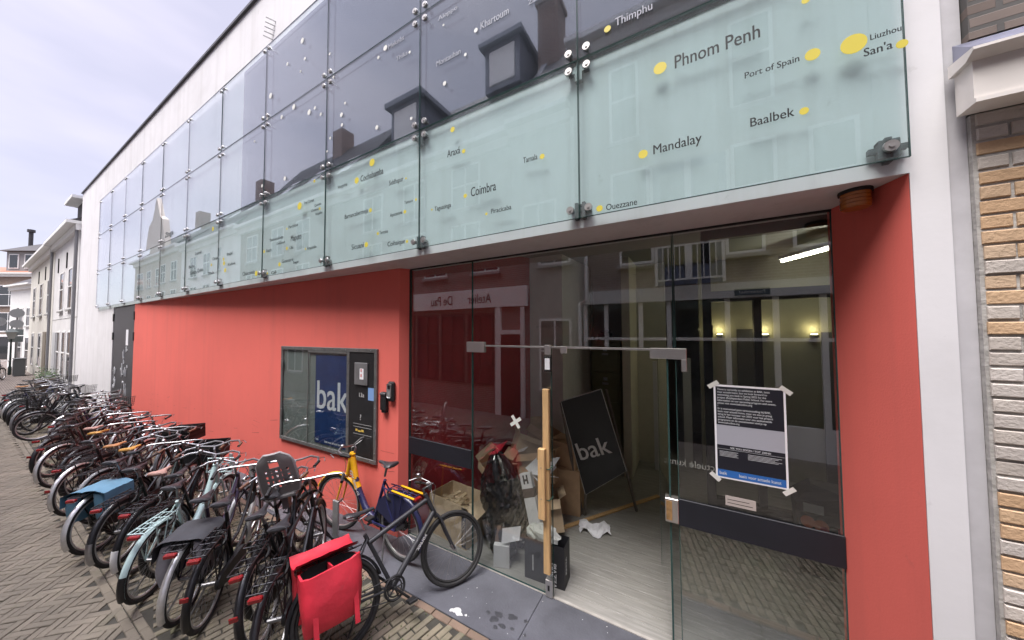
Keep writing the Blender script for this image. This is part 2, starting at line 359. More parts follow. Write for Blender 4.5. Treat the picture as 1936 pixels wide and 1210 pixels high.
# ================================================================ GALLERY BUILDING
B=thing('gallery_building','white two storey gallery with coral red ground floor and glass panels of city names','building',(-8,2.6,0))
def part(mb,name,m,par=B,smooth=False):
    o=mb.build(name,m,None,smooth); o.parent=par
    if par is not None:
        off=Vector((0,0,0)); q=par
        while q is not None: off+=q.location; q=q.parent
        o.location=-off
    return o
wl=MB().box(-22.6,2.5,3.485,1.192,3.1,8.65)
wl.box(-22.6,3.1,4.05,3.2,12,8.5); wl.box(-22.6,2.5,0,-16.35,3.1,3.485)
wl.box(1.056,2.5,0,1.192,3.05,3.485); wl.box(-22.6,3.1,0,-13.9,12,4.05)
part(wl,'wall',white)
part(MB().box(-22.64,2.46,8.65,1.2,3.1,8.70),'roof_coping',mat('lead_coping',(.09,.09,.10),.5,var=.2))
part(MB().box(1.194,2.512,0,1.262,3.0,9.5),'party_strip',mat('grey_cement',(.52,.51,.53),.85,var=.15,vscale=3))
part(MB().prism([(-13.88,2.503),(-3.32,2.86),(-3.24,2.99),(-3.30,3.06),(-13.88,3.06)],0.0,3.484),'red_wall',red)
sc9=MB(); rg9=random.Random(21)
for k in range(60):
    X=rg9.uniform(-12.5,-3.5); Yw=2.503+(X+13.88)/10.56*.357-.0012; z=rg9.choice([rg9.uniform(.75,1.15),rg9.uniform(.08,.6)]); L9=rg9.uniform(.04,.28); dz=rg9.uniform(-.04,.04); t9=rg9.uniform(.0015,.004)
    sc9.add([(X,Yw,z),(X+L9,Yw+L9*.0338,z+dz),(X+L9*.9,Yw+L9*.9*.0338,z+dz+t9),(X,Yw,z+t9)],[(0,1,2,3)])
part(sc9,'scuff_marks',mat('scuff_grey',(.30,.075,.06),.8,var=.4,vscale=30))
part(MB().prism([(1.054,2.502),(1.054,3.05),(.885,3.05),(.885,2.978)],0,3.484),'red_column',red)
# side door of black steel with graffiti
dsteel=mat('black_door_steel',(.055,.055,.06),.42,var=.35,vscale=1.6)
D_=part(MB().bbox(-16.33,2.512,.02,-13.9,2.56,3.46,.006),'door',dsteel)
hg=MB()
for X in (-16.33,-13.9):
    for z in (.5,2.55,3.15): hg.box(X-.05,2.49,z-.12,X+.05,2.512,z+.12)
part(hg,'hinge',m_blackmatt,D_)
part(MB().box(-14.75,2.506,2.28,-14.5,2.5115,2.75),'notice',paper,D_)
gf=MB(); rg=random.Random(3)
def scrawl(x0,z0,s):
    pts=[]; n=9
    for k in range(n): pts.append((x0+s*k/n*.8+rg.uniform(-.1,.1)*s,2.508,z0+rg.uniform(-.5,.5)*s))
    P=[]
    for k in range(len(pts)-1):
        a,b=Vector(pts[k]),Vector(pts[k+1])
        for q in range(4): P.append(a.lerp(b,q/4)+Vector((math.sin(q)*.03*s,0,math.cos(q*1.3)*.08*s)))
    gf.tube(P,.011,4,flat=.2)
for x0,z0,s in ((-15.2,1.5,.55),(-14.75,1.5,.4),(-15.25,.95,.5),(-14.85,.9,.45),(-15.05,2.0,.25),(-14.7,2.12,.25),(-16.1,1.5,.4),(-16.1,1.2,.4),(-16.15,1.0,.3),(-15.0,1.78,.2)): scrawl(x0,z0,s)
part(gf,'graffiti',mat('chalk_white',(.55,.56,.57),.8),D_)
# glass panels: 11 x 3
PW,PH,X0,ZB=1.78879,1.31543,-.7467,4.8646
mint=glass('mint_glass',(.915,.985,.982),.05,wave=.022,wscale=.6,gcol=(.99,.98,1.0),pw=4.5,haze=.05,milk=(.74,.84,.84))
clearg=glass('clear_glass',(.93,.978,.978),.12,wave=.026,wscale=.6,gcol=(.99,.97,1.0),pw=4.5,haze=.008,milk=(.74,.8,.86))
edge_m=mat('glass_edge',(.03,.07,.065),.2)
clr=part(MB().box(-7.1,2.494,ZB+.0,1.03,2.4995,7.49),'clerestory_window',mat('dark_window',(.014,.013,.02),.08,spec=1.0))
CITIES=[('Phnom Penh', -0.051, 4.486, 0.134, -0.138, 4.531, 0.043, 0.483), ('Port of Spain', 0.345, 4.251, 0.057, 0.673, 4.265, 0.035, 0.268), ('Liuzhou', 0.907, 4.238, 0.047, 0.845, 4.249, 0.055, 0.119), ("San'a", 0.88, 4.156, 0.066, 1.026, 4.164, 0.023, 0.111), ('Baalbek', 0.364, 3.927, 0.082, 0.626, 3.94, 0.022, 0.217), ('Mandalay', -0.2, 3.912, 0.097, -0.263, 3.934, 0.032, 0.304), ('Ouezzane', -0.537, 3.569, 0.068, -0.585, 3.595, 0.025, 0.226), ('Thimphu', -0.446, 4.994, 0.093, -0.502, 5.004, 0.026, 0.265), ('A', 0.697, 4.591, 0.053, 0.653, 4.609, 0.02, 0.03), ('Araxá', -2.131, 4.436, 0.106, -1.918, 4.441, 0.022, 0.166), ('Tamala', -1.252, 4.135, 0.074, -1.067, 4.146, 0.023, 0.14), ('Coimbra', -1.833, 3.959, 0.131, -1.898, 3.984, 0.021, 0.294), ('Taguatinga', -2.303, 3.909, 0.067, -2.341, 3.933, 0.011, 0.223), ('Piracicaba', -1.598, 3.746, 0.066, -1.646, 3.755, 0.013, 0.223), ('', 0, 0, 0, -2.061, 4.71, 0.028, 0), ('Cochabamba', -3.548, 4.522, 0.113, -3.623, 4.561, 0.041, 0.429), ('Siddhapur', -3.017, 4.35, 0.082, -2.735, 4.368, 0.012, 0.239), ('Barrancabermeja', -3.866, 4.108, 0.083, -3.347, 4.125, 0.026, 0.471), ('Temuco', -2.758, 4.076, 0.05, -2.576, 4.092, 0.015, 0.134), ('Apucarana', -2.993, 3.975, 0.059, -2.748, 3.989, 0.021, 0.203), ('Teresina', -3.176, 3.798, 0.06, -3.205, 3.815, 0.019, 0.149), ('Sicuani', -3.712, 3.685, 0.097, -3.419, 3.711, 0.033, 0.243), ('Coihaique', -3.034, 3.632, 0.081, -2.711, 3.647, 0.018, 0.29), ('', 0, 0, 0, -3.327, 4.713, 0.047, 0), ('Maputo', -5.201, 4.011, 0.125, 0, 0, 0, 0.297), ('Parchitua', -5.271, 4.217, 0.068, -5.318, 4.225, 0.017, 0.272), ('Tres Coroas', -4.852, 4.499, 0.065, -4.967, 4.507, 0.056, 0.263), ('Thermessalonga', -5.856, 4.099, 0.072, 0, 0, 0, 0.435), ('Oshkosh', -5.631, 4.015, 0.06, -5.305, 3.921, 0.025, 0.261), ('Rosario', -5.953, 3.939, 0.083, -6.026, 3.966, 0.026, 0.175), ('Ubá', -5.227, 3.894, 0.067, 0, 0, 0, 0.106), ('Araçatuba', -4.745, 3.822, 0.064, -4.787, 3.843, 0.015, 0.243), ('Ormoc', -4.653, 4.351, 0.055, -4.441, 4.363, 0.019, 0.187), ('Nogales', -4.544, 4.285, 0.054, 0, 0, 0, 0.17), ('Quinto', -4.574, 4.412, 0.054, 0, 0, 0, 0.171), ('Varginha', -4.026, 4.545, 0.06, -4.586, 4.789, 0.023, 0.208), ('Chascomús', -6.798, 3.635, 0.1, -6.285, 3.632, 0.045, 0.458), ('Cali', -5.779, 3.567, 0.071, -5.901, 3.596, 0.017, 0.169), ('Guanare', -5.454, 3.709, 0.078, -5.519, 3.7, 0.033, 0.342), ('Ibagué', -5.112, 3.663, 0.057, 0, 0, 0, 0.148), ('Quito', -8.934, 3.908, 0.106, -7.592, 3.948, 0.041, 0.317), ('Salto', -9.356, 3.892, 0.096, -7.536, 3.812, 0.04, 0.397), ('Oran', -8.146, 4.063, 0.088, -8.193, 3.984, 0.027, 0.256), ('Itajaí', -7.483, 4.076, 0.083, -7.622, 4.032, 0.031, 0.253), ('Kaduna', -7.424, 3.88, 0.071, 0, 0, 0, 0.316), ('Lomé', -9.084, 4.285, 0.095, -8.167, 4.7, 0.043, 0.354), ('Zinga', -11.111, 4.968, 0.173, 0, 0, 0, 0.58), ('Mbala', -8.337, 3.797, 0.076, 0, 0, 0, 0.29), ('Bata', -9.431, 4.038, 0.083, 0, 0, 0, 0.341), ('Khartoum', -1.716, 5.593, 0.108, -1.767, 5.618, 0.022, 0.323), ('Montauban', -2.289, 5.469, 0.083, -1.898, 5.428, 0.017, 0.33), ('Meknès', -3.058, 6.01, 0.086, -3.105, 6.058, 0.033, 0.272), ('Thika', -2.917, 5.804, 0.076, -2.691, 5.816, 0.016, 0.194), ('Aleppo', -2.261, 5.961, 0.07, -2.187, 5.882, 0.012, 0.26), ('Zanzibar', -1.189, 5.565, 0.064, 0, 0, 0, 0.223), ('', 0, 0, 0, -4.985, 7.043, 0.042, 0), ('', 0, 0, 0, -5.409, 6.865, 0.026, 0), ('', 0, 0, 0, -4.261, 6.508, 0.019, 0), ('', 0, 0, 0, -5.935, 6.552, 0.046, 0), ('', 0, 0, 0, -5.19, 6.091, 0.042, 0), ('', 0, 0, 0, -4.758, 5.854, 0.04, 0), ('', 0, 0, 0, -4.607, 5.863, 0.024, 0), ('', 0, 0, 0, -4.456, 5.716, 0.023, 0), ('', 0, 0, 0, -5.554, 6.06, 0.031, 0), ('', 0, 0, 0, -3.969, 5.537, 0.029, 0), ('', 0, 0, 0, -3.891, 5.668, 0.018, 0), ('', 0, 0, 0, -3.23, 5.995, 0.02, 0), ('', 0, 0, 0, -2.17, 5.24, 0.023, 0), ('', 0, 0, 0, -2.658, 5.033, 0.018, 0), ('', 0, 0, 0, -3.245, 5.124, 0.027, 0), ('', 0, 0, 0, -3.954, 5.394, 0.022, 0), ('', 0, 0, 0, -5.414, 5.032, 0.034, 0), ('', 0, 0, 0, -4.285, 5.132, 0.015, 0), ('', 0, 0, 0, -4.215, 5.296, 0.019, 0), ('', 0, 0, 0, -4.164, 6.134, 0.019, 0), ('', 0, 0, 0, -6.026, 6.206, 0.028, 0), ('', 0, 0, 0, -4.901, 6.725, 0.025, 0), ('', 0, 0, 0, -5.013, 6.576, 0.017, 0), ('', 0, 0, 0, -6.464, 5.945, 0.019, 0), ('', 0, 0, 0, -6.154, 5.09, 0.027, 0)]
yel=mat('yellow_spot',(.60,.50,.045),.6); yel2=mat('pale_spot',(.72,.72,.68),.6); ink=mat('dark_lettering',(.007,.008,.009),.7); pale=mat('pale_lettering',(.30,.31,.36),.6)
bolt_me=MB().cyl((0,0,0),(0,-.016,0),.032,.030,16).cyl((0,-.016,0),(0,-.022,0),.012,.012,8).cyl((0,.0,0),(0,.055,0),.012,n=8).mesh('bolt',True)
bolt_m=mat('steel_bolt',(.42,.41,.40),.36,.85,var=.2)
for row in range(3):
    for i in range(11):
        xr=X0+PW-i*PW; xl=xr-PW; z0=ZB-PH+row*PH; z1=z0+PH
        gp=MB().bbox(xl+.003,2.440,z0+.003,xr-.003,2.452,z1-.003,.0015)
        ta,tb=random.uniform(-.0035,.0035),random.uniform(-.003,.003)
        gp.v=[(a_,b_+ta*(a_-(xl+xr)/2)+tb*(c_-(z0+z1)/2),c_) for a_,b_,c_ in gp.v]
        p=part(gp,'glass_panel',mint if row==0 else clearg)
        rim=MB()
        for a in ((xl+.0025,z0+.0025,xr-.0025,z0+.0055),(xl+.0025,z1-.0055,xr-.0025,z1-.0025),(xl+.0025,z0+.0025,xl+.0055,z1-.0025),(xr-.0055,z0+.0025,xr-.0025,z1-.0025)):
            rim.box(a[0],2.4385,a[1],a[2],2.4535,a[3])
        part(rim,'edge',edge_m,p)
        for (bx,bz) in ((xl+.075,z0+.075),(xr-.075,z0+.075),(xl+.075,z1-.075),(xr-.075,z1-.075)):
            put('bolt',bolt_me,bolt_m,p,(bx,2.440,bz))
        up=row>0; dark=up and xr>-7.0
        for (t,tX,tz,ts,dX,dz,dr,tw) in CITIES:
            if t and xl<=tX<xr and z0<=tz<z1:
                q0=fontmesh(t,ts)[0]; sx=tw/max(p_[0] for p_ in q0)
                tx=MB(); write(tx,t,ts,(tX,2.4345,tz),(1,0,0),(0,0,1),sx=sx,ext=.0006); part(tx,'city_name',pale if dark else ink,p)
            if dr and xl<=dX<xr and z0<=dz<z1:
                n=18; ds=MB(); ds.add([(dX+dr*math.cos(2*PI*k/n),2.4345,dz+dr*math.sin(2*PI*k/n)) for k in range(n)]+[(dX+dr*math.cos(2*PI*k/n),2.4355,dz+dr*math.sin(2*PI*k/n)) for k in range(n)],[tuple(range(n))]+[(k,k+n,(k+1)%n+n,(k+1)%n) for k in range(n)]); part(ds,'spot',yel2 if dark and dX<-1 else yel,p)
# carrying brackets under the glass
for i in range(12):
    X=X0+PW-i*PW; X=X-.075 if i==0 else (X+.075 if i==11 else X); Z=ZB-PH+.075
    bk=MB()
    for dx in ((-.03,.03) if 0<i<11 else (0,)):
        bk.box(X+dx-.013,2.453,Z-.075,X+dx+.013,2.499,Z+.06)
    bk.box(X-.075,2.458,Z-.014,X+.075,2.49,Z+.014).box(X-.04,2.455,Z+.03,X+.04,2.499,Z+.045)
    if i==0: bk.bbox(X-.04,2.453,Z-.055,X+.045,2.499,Z+.05)
    part(bk,'bracket',mat('bracket_steel',(.13,.13,.135),.45,.7,var=.3))
    Z2=ZB
    if 0<i<11: part(MB().box(X-.085,2.458,Z2-.09,X+.085,2.495,Z2-.06).box(X-.03,2.456,Z2-.16,X+.03,2.498,Z2+.02),'bracket',MATS['bracket_steel'])
pn=MB()
for k in range(5): pn.tube([(-6.05+.02*k,2.5,7.62+.07*k),(-6.15+.02*k,2.40,7.66+.07*k)],.008,5)
part(pn,'anchor_pins',dullsteel)
part(MB().bbox(-4.1,2.36,8.5,-3.8,2.5,8.62,.01).tube([(-3.95,2.5,8.56),(-3.95,2.3,8.45)],.03,8),'lamp_bracket',m_blackmatt)
for X,Z in ((-.0,0),):
    part(MB().sph((1.105,2.497,4.97),.016),'vent_hole',m_blackmatt)
# ---- glazed shop front at Y 2.98
YG=2.98
gcl=glass('shop_glass',(.94,.955,.945),.10,wave=.008,wscale=1.1,pw=4)
def pane(x0,x1,z0,z1,name='glass_pane',y=YG):
    p=part(MB().box(x0,y,z0,x1,y+.01,z1),name,gcl)
    rm=MB()
    for a in ((x0,z0,x0+.006,z1),(x1-.006,z0,x1,z1),(x0,z0,x1,z0+.006),(x0,z1-.006,x1,z1)): rm.box(a[0],y-.001,a[1],a[2],y+.011,a[3])
    part(rm,'edge',edge_m,p); return p
pane(-3.235,-2.22,.01,3.48); pane(-2.214,-.11,2.48,3.48,'glass_transom'); pane(-.104,.885,.01,3.48)
dl=pane(-2.212,-1.222,.015,2.472,'glass_door')
satin=mat('satin_steel',(.62,.60,.58),.34,.9,var=.08)
part(MB().bbox(-2.29,2.962,2.40,-2.04,2.978,2.52,.004).bbox(-2.29,2.992,2.40,-2.04,3.008,2.52,.004),'patch_fitting',satin,dl)
part(MB().bbox(-1.30,2.955,.005,-1.225,3.015,.17,.004),'lock',satin,dl)
part(MB().box(-1.275,2.952,.07,-1.255,2.9555,.12),'keyhole',m_blackmatt,dl)
part(MB().bbox(-1.29,2.955,2.40,-1.225,3.01,2.5,.004),'door_closer',satin); part(MB().bbox(-1.12,2.955,2.42,-1.05,3.01,2.49,.004),'stop_block',satin)
part(MB().bbox(-1.3,2.96,2.23,-1.22,2.978,2.385,.003),'sensor',m_blackmatt,dl)
part(MB().box(-1.287,2.957,2.25,-1.233,2.9598,2.365),'notice',paper,dl)
part(MB().bbox(-2.04,2.975,2.466,-.1,2.998,2.486,.003),'door_rail',satin)
part(MB().bbox(-.30,2.958,2.40,-.02,2.978,2.49,.004).bbox(-.06,2.958,2.30,-.02,2.978,2.40,.003).bbox(-.30,3.0,2.40,-.02,3.02,2.49,.004),'patch_fitting',satin)
# second leaf stands open, folded into the room
d2=part(MB().prism([(-.172,2.99),(-.160,2.99),(-.308,3.96),(-.320,3.96)],.015,2.4),'glass_door',gcl)
part(MB().box(-.173,2.982,.015,-.159,2.9895,2.4).box(-.322,3.961,.015,-.306,3.969,2.4),'edge',edge_m,d2)
part(MB().bbox(-.205,2.955,1.05,-.105,3.03,1.245,.004),'lock',satin,d2)
part(MB().box(-.196,2.9525,1.07,-.152,2.9555,1.225),'lock_plate',mat('rusty_brass',(.45,.27,.12),.5,.5,var=.4,vscale=18),d2)
bandm=mat('navy_band',(.010,.011,.017),.55,var=.15)
part(MB().bbox(-.10,2.962,1.04,.885,2.979,1.255,.003),'glass_band',bandm)
part(MB().bbox(-3.235,2.962,1.05,-2.225,2.979,1.265,.003),'glass_band',bandm)
part(MB().box(-3.3,2.975,3.470,.9,3.0,3.484).box(-3.26,2.97,0,-3.232,3.0,3.47),'head_channel',m_blackmatt)
part(MB().box(-3.24,2.972,-.002,.885,3.0,.010),'sill_strip',mat('sill_stone',(.36,.34,.31),.7,var=.2))
# mirrored lettering on the inner face, and tape
lt=MB(); write(lt,'actuele kunst',.085,(.21,3.30,1.405),(-1,0,0),(0,0,1),sx=.95)
# ---- interior
ifl=mat('grey_floorboards',(.28,.272,.25),.42,var=.22,vscale=3,stretch=(1,14,1),bump=.25,bscale=12)
fl=MB(); yy=3.0
while yy<9.5:
    fl.bbox(-3.6,yy,-.05,4.2,yy+.118,.003+random.uniform(-.001,.001),.002); yy+=.12
struct(fl.build('interior_floor',ifl))
inred=mat('dark_red_wall',(.46,.04,.05),.7,var=.1)
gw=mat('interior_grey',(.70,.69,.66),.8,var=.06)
part(MB().prism([(-3.3,3.06),(-2.55,5.2),(-2.65,5.3),(-3.5,3.06)],0,4.0),'interior_red_wall',inred)
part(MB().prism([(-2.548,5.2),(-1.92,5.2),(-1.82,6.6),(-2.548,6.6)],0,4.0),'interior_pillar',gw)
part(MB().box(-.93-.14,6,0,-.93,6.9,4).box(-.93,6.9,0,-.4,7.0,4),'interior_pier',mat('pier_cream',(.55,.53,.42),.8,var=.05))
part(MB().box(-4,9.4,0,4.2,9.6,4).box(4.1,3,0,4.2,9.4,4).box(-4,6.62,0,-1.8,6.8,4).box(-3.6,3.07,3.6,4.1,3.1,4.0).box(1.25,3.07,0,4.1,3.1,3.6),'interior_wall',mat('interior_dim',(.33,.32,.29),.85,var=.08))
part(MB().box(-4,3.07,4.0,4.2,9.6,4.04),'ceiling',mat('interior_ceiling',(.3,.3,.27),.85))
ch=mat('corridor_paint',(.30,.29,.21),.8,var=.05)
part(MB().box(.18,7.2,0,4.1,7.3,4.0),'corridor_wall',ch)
part(MB().box(.78,7.17,0,1.08,7.199,2.66).box(1.95,7.17,0,2.3,7.199,2.6),'corridor_door',mat('corridor_door_dark',(.07,.068,.06),.5))
fr=MB().box(.17,4.95,0,.27,5.05,4.0).box(.27,4.95,3.02,1.6,5.05,3.16).box(.27,4.95,3.86,2.3,5.05,4.0).box(1.55,4.95,0,1.65,5.05,3.9).box(.72,4.95,0,.80,5.05,3.02).box(.27,4.95,0,1.55,5.05,.45)
part(fr,'inner_frame',darkwall)
part(MB().box(-.12,7.0,0,.02,7.05,2.1).box(-.62,6.6,0,-.55,6.66,2.05),'white_post',mat('post_white',(.6,.6,.58),.7))
# ================================================================ THINGS ON THE FACADE
def redY(X): return 2.503+(X+13.88)/(10.56)*(.357)
# display case let into the splayed red wall: own axes, x along the wall
ang=math.atan2(.357,10.56)
dc=thing('display_case','grey steel wall display case with blue sign reading bak and black side panel','display case',(-6.08,redY(-6.08)-.002,.85),ang)
fr=MB(); FW=.055
L_,H_=2.38,1.56
fr.bbox(0,-.03,H_-FW,L_,.0,H_).bbox(0,-.03,0,L_,.0,FW).bbox(0,-.03,FW,FW,.0,H_-FW).bbox(L_-FW,-.03,FW,L_,.0,H_-FW).bbox(1.74,-.028,FW,1.80,.0,H_-FW)
case_m=mat('case_steel',(.19,.19,.185),.5,.6,var=.2,vscale=9)
fr.build('frame',case_m,dc)
sc_=MB()
for k in range(9):
    for z in (.028,H_-.028): sc_.sph((.1+k*.27,-.031,z),.008,6,4)
for k in range(5):
    for X in (.028,L_-.028,1.77): sc_.sph((X,-.031,.15+k*.3),.008,6,4)
sc_.build('screws',dullsteel,dc)
MB().box(FW,-.003,FW,1.74,-.001,H_-FW).build('back_board',mat('pale_green_board',(.20,.235,.225),.7,var=.1,vscale=2),dc)
bs=MB().box(.97,-.012,.09,1.72,-.006,H_-.12).build('blue_sign',mat('deep_blue',(.012,.045,.16),.5,var=.2,vscale=4),dc)
t_=MB(); write(t_,'bak',.62,(.985,-.013,.62),(1,0,0),(0,0,1),sx=.88); t_.build('lettering',mat('sign_white',(.72,.76,.8),.6),bs)
t_=MB(); write(t_,'bak',.05,(1.0,-.013,.13),(1,0,0),(0,0,1)); write(t_,'basis voor actuele kunst',.05,(1.22,-.013,.12),(1,0,0),(0,0,1),sx=.85); t_.build('small_lettering',MATS['sign_white'],bs)
gdo=MB().box(FW,-.024,FW,.80,-.020,H_-FW).box(.79,-.0285,FW,1.74,-.0245,H_-FW).build('sliding_glass',glass('case_glass',(.92,.935,.93),.06,wave=.008,wscale=2),dc)
MB().box(.785,-.03,FW,.80,-.022,H_-FW).box(.79,-.031,H_-FW-.03,1.74,-.026,H_-FW).build('glass_edge',case_m,dc)
hgm=MB()
for z in (.45,1.25): hgm.bbox(.03,-.045,z-.06,.085,-.03,z+.06)
hgm.build('hinge',case_m,dc)
bp_=MB().box(1.80,-.02,FW,L_-FW,-.008,H_-FW).build('black_panel',mat('panel_black',(.014,.014,.015),.5,var=.3,vscale=25),dc)
MB().bbox(1.93,-.04,1.05,2.2,-.02,1.36).build('key_safe',mat('safe_grey',(.24,.24,.245),.45,.5,var=.15),bp_)
MB().box(2.05,-.0425,1.13,2.13,-.0405,1.28).build('sticker',paper,bp_)
t_=MB(); write(t_,'B',.06,(2.065,-.0432,1.235),(1,0,0),(0,0,1)) ; write(t_,'B',.06,(2.065,-.0432,1.165),(1,0,0),(0,0,1)); t_.build('red_print',mat('print_red',(.6,.06,.03),.6),bp_)
t_=MB(); write(t_,'13a',.085,(2.0,-.021,.88),(1,0,0),(0,0,1)); t_.build('number',mat('print_grey',(.45,.45,.45),.6),bp_); t_=MB(); write(t_,'?',.11,(2.03,-.021,.56),(1,0,0),(0,0,1)); t_.box(1.9,-.0215,.50,2.28,-.0205,.504).box(1.9,-.0215,.46,2.28,-.0205,.464).box(1.9,-.0215,.36,2.28,-.0205,.364); t_.build('print',MATS['print_grey'],bp_)
MB().box(1.95,-.0215,.40,1.99,-.0205,.43).box(2.0,-.0215,.395,2.06,-.0205,.415).box(2.07,-.0215,.40,2.12,-.0205,.43).build('yellow_print',mat('print_yellow',(.6,.42,.08),.6),bp_)
MB().box(2.205,-.0235,.85,2.325,-.0205,1.02).build('blue_sticker',mat('sticker_blue',(.20,.34,.62),.5),bp_)
MB().bbox(1.9,-.023,.07,2.27,-.02,.33,.002).build('mail_flap',MATS['panel_black'],bp_)
# intercom and key box right of it
def wallbox(name,label,cat,X,z): return thing(name,label,cat,(X,redY(X)-.001,z),ang)
t1=wallbox('key_box','small black key box on the coral wall beside the display case','key box',-3.55,1.60)
MB().bbox(-.055,-.06,0,.055,0,.24,.012).build('body',m_blackmatt,t1); MB().bbox(-.05,-.066,.205,.05,-.058,.235,.004).build('lid',dullsteel,t1); MB().bbox(-.035,-.05,-.03,.045,0,0,.006).build('flap',m_blackmatt,t1)
t2=wallbox('intercom','grey and black door intercom above the key box near the wall corner','intercom',-3.42,1.73)
MB().bbox(-.05,-.055,0,.055,0,.26,.018).build('body',m_blackmatt,t2); MB().bbox(-.045,-.062,.05,.03,-.054,.235,.014).build('faceplate',mat('intercom_grey',(.42,.43,.43),.4,.6),t2); MB().bbox(-.03,-.066,.165,.012,-.061,.215,.006).build('camera_eye',m_black,t2)
# amber beacon under the soffit
bc=thing('beacon_lamp','round amber beacon lamp under the canopy at the right corner','beacon',(.90,2.66,3.484))
MB().cyl((0,0,0),(0,0,-.02),.075,n=20).build('base',m_blackmatt,bc,True)
rb=MB()
for k in range(4): rb.cyl((0,0,-.02-.022*k),(0,0,-.038-.022*k),.068,.066,20)
rb.cyl((0,0,-.02),(0,0,-.11),.062,n=20)
rb.build('lens',mat('amber_lens',(.42,.13,.015),.22,coat=.5),bc,True)

# steel bike posts along the front
posts=[(-8.54,.43),(-7.75,.42),(-7.04,.50),(-6.27,.47),(-5.45,.47),(-4.45,.48),(-3.95,.48),(-9.4,.45),(-10.2,.45),(-11.0,.45)]
post_m=mat('galvanised',(.34,.345,.35),.5,.55,var=.25,vscale=7)
for i,(X,h) in enumerate(posts):
    b=thing('bike_stand','short galvanised steel bike post on the step, front wheels docked at it','bike stand',(X,2.43,.002),0,'steel bike stands along the coral wall')
    MB().bbox(-.055,-.012,0,.055,.012,h+.02,.003).build('plate',post_m,b); MB().bbox(-.09,-.06,0,.09,.05,.012,.003).build('foot',post_m,b)
    MB().tube([(-.035,-.02,.02),(-.035,-.16,.28),(-.035,-.3,.42),(-.005,-.36,.40),(.035,-.3,.36),(.035,-.16,.2),(.035,-.02,.02)],.011,6).build('hoop',m_blackmatt,b,True)

# ================================================================ BICYCLES  (local x forward, origin under the rear wheel)
RW=.345; WB=1.10; ST=.94   # wheel radius, wheelbase, steering pivot
def circ(R_,n=40,y=0): return [(R_*math.cos(2*PI*k/n),y,R_*math.sin(2*PI*k/n)) for k in range(n)]
ME={}
ME['tyre']=MB().tube(circ(RW-.021,44),.0215,9,True).mesh('tyre',True)
ME['rim']=MB().tube(circ(RW-.050,44),.0125,6,True,).mesh('rim',True)
ws=MB().cyl((0,-.05,0),(0,.05,0),.018,n=10)
for k in range(28):
    a=2*PI*k/28; s=1 if k%2 else -1; da=.35*(1 if (k//2)%2 else -1)
    ws.tube([(.02*math.cos(a+da),s*.028,.02*math.sin(a+da)),((RW-.05)*math.cos(a),0,(RW-.05)*math.sin(a))],.0013,3)
ME['wheel']=ws.mesh('wheel')
def fender(a0,a1,R_=RW+.022,w_=.027,n=26):
    rings=[]
    for k in range(n+1):
        a=R(a0+(a1-a0)*k/n); c,s=math.cos(a),math.sin(a); row=[]
        for (yy,dr) in ((-w_,-.016),(-w_*.6,.0),(0,.006),(w_*.6,.0),(w_,-.016),(w_*.6,-.004),(0,.002),(-w_*.6,-.004)):
            row.append(((R_+dr)*c,yy,(R_+dr)*s))
        rings.append(row)
    return MB().loft(rings)
ME['rear_fender']=fender(15,203).mesh('rear_fender',True)
ME['front_fender']=fender(22,196).mesh('front_fender',True)
ME['fender_tip']=fender(168,205,RW+.026,.029,8).mesh('fender_tip',True)
# saddle
def saddle(L=.27,w=.085,nose=.017,h=.05):
    rings=[]
    for t,ww,zt in ((0,.25,.3),(.04,.8,.8),(.15,1.0,1.0),(.35,.82,.95),(.5,.45,.85),(.7,.27,.78),(.93,.21,.74),(1.0,.1,.5)):
        x=-L*.45+L*t; W=w*ww; row=[]
        for k in range(12):
            a=2*PI*k/12; zz=math.sin(a); row.append((x,W*math.cos(a),(h*.55*zt)*(zz if zz>0 else zz*.75)+ (.012 if t<.2 else 0)))
        rings.append(row)
    return MB().loft(rings)
ME['saddle']=saddle().mesh('saddle',True)
ME['sport_saddle']=saddle(.27,.072,.015,.045).mesh('saddle',True)
ME['saddle_rail']=MB().tube([(-.09,-.022,-.02),(0,-.022,-.045),(.1,-.012,-.02)],.004,5).tube([(-.09,.022,-.02),(0,.022,-.045),(.1,.012,-.02)],.004,5).mesh('saddle_rail')
# frames
HT,HB=Vector((.875,0,.93)),Vector((.955,0,.71)); BBk=Vector((.45,0,.285))
def stays(m,rr=.0085):
    for s in (-1,1):
        m.tube([(0,s*.06,RW),(.2,s*.05,.32),(.43,s*.03,.287)],rr,6); m.tube([(0,s*.06,RW),(.14,s*.05,.58),(.262,s*.018,.76)],rr*.8,6)
    m.cyl((.45,-.035,.285),(.45,.035,.285),.022,n=10); return m
def seat_tube(m,top=.86): m.tube([BBk,(.245,0,top)],.0175,8); return m
fm=seat_tube(stays(MB())).tube([HB+Vector((-.012,0,.03)),(.8,0,.47),(.62,0,.33),(.45,0,.285)],.0195,8).tube([HT+Vector((.01,0,-.03)),(.74,0,.66),(.55,0,.49),(.35,0,.46)],.0168,8).tube([HT+Vector((-.003,0,.02)),HB],.02,9)
ME['frame_step']=fm.mesh('frame',True)
fm=seat_tube(stays(MB())).tube([HB+Vector((-.012,0,.03)),BBk],.0195,8).tube([HT+Vector((.008,0,-.03)),(.262,0,.80)],.0168,8).tube([HT+Vector((-.003,0,.02)),HB],.02,9)
ME['frame_diamond']=fm.mesh('frame',True)
fm=seat_tube(stays(MB(),.010),.80).tube([HB+Vector((-.012,0,.03)),BBk],.028,10).tube([HT+Vector((.008,0,-.05)),(.275,0,.72)],.023,10).tube([HT+Vector((-.003,0,.01)),HB],.023,9)
ME['frame_sport']=fm.mesh('frame',True)
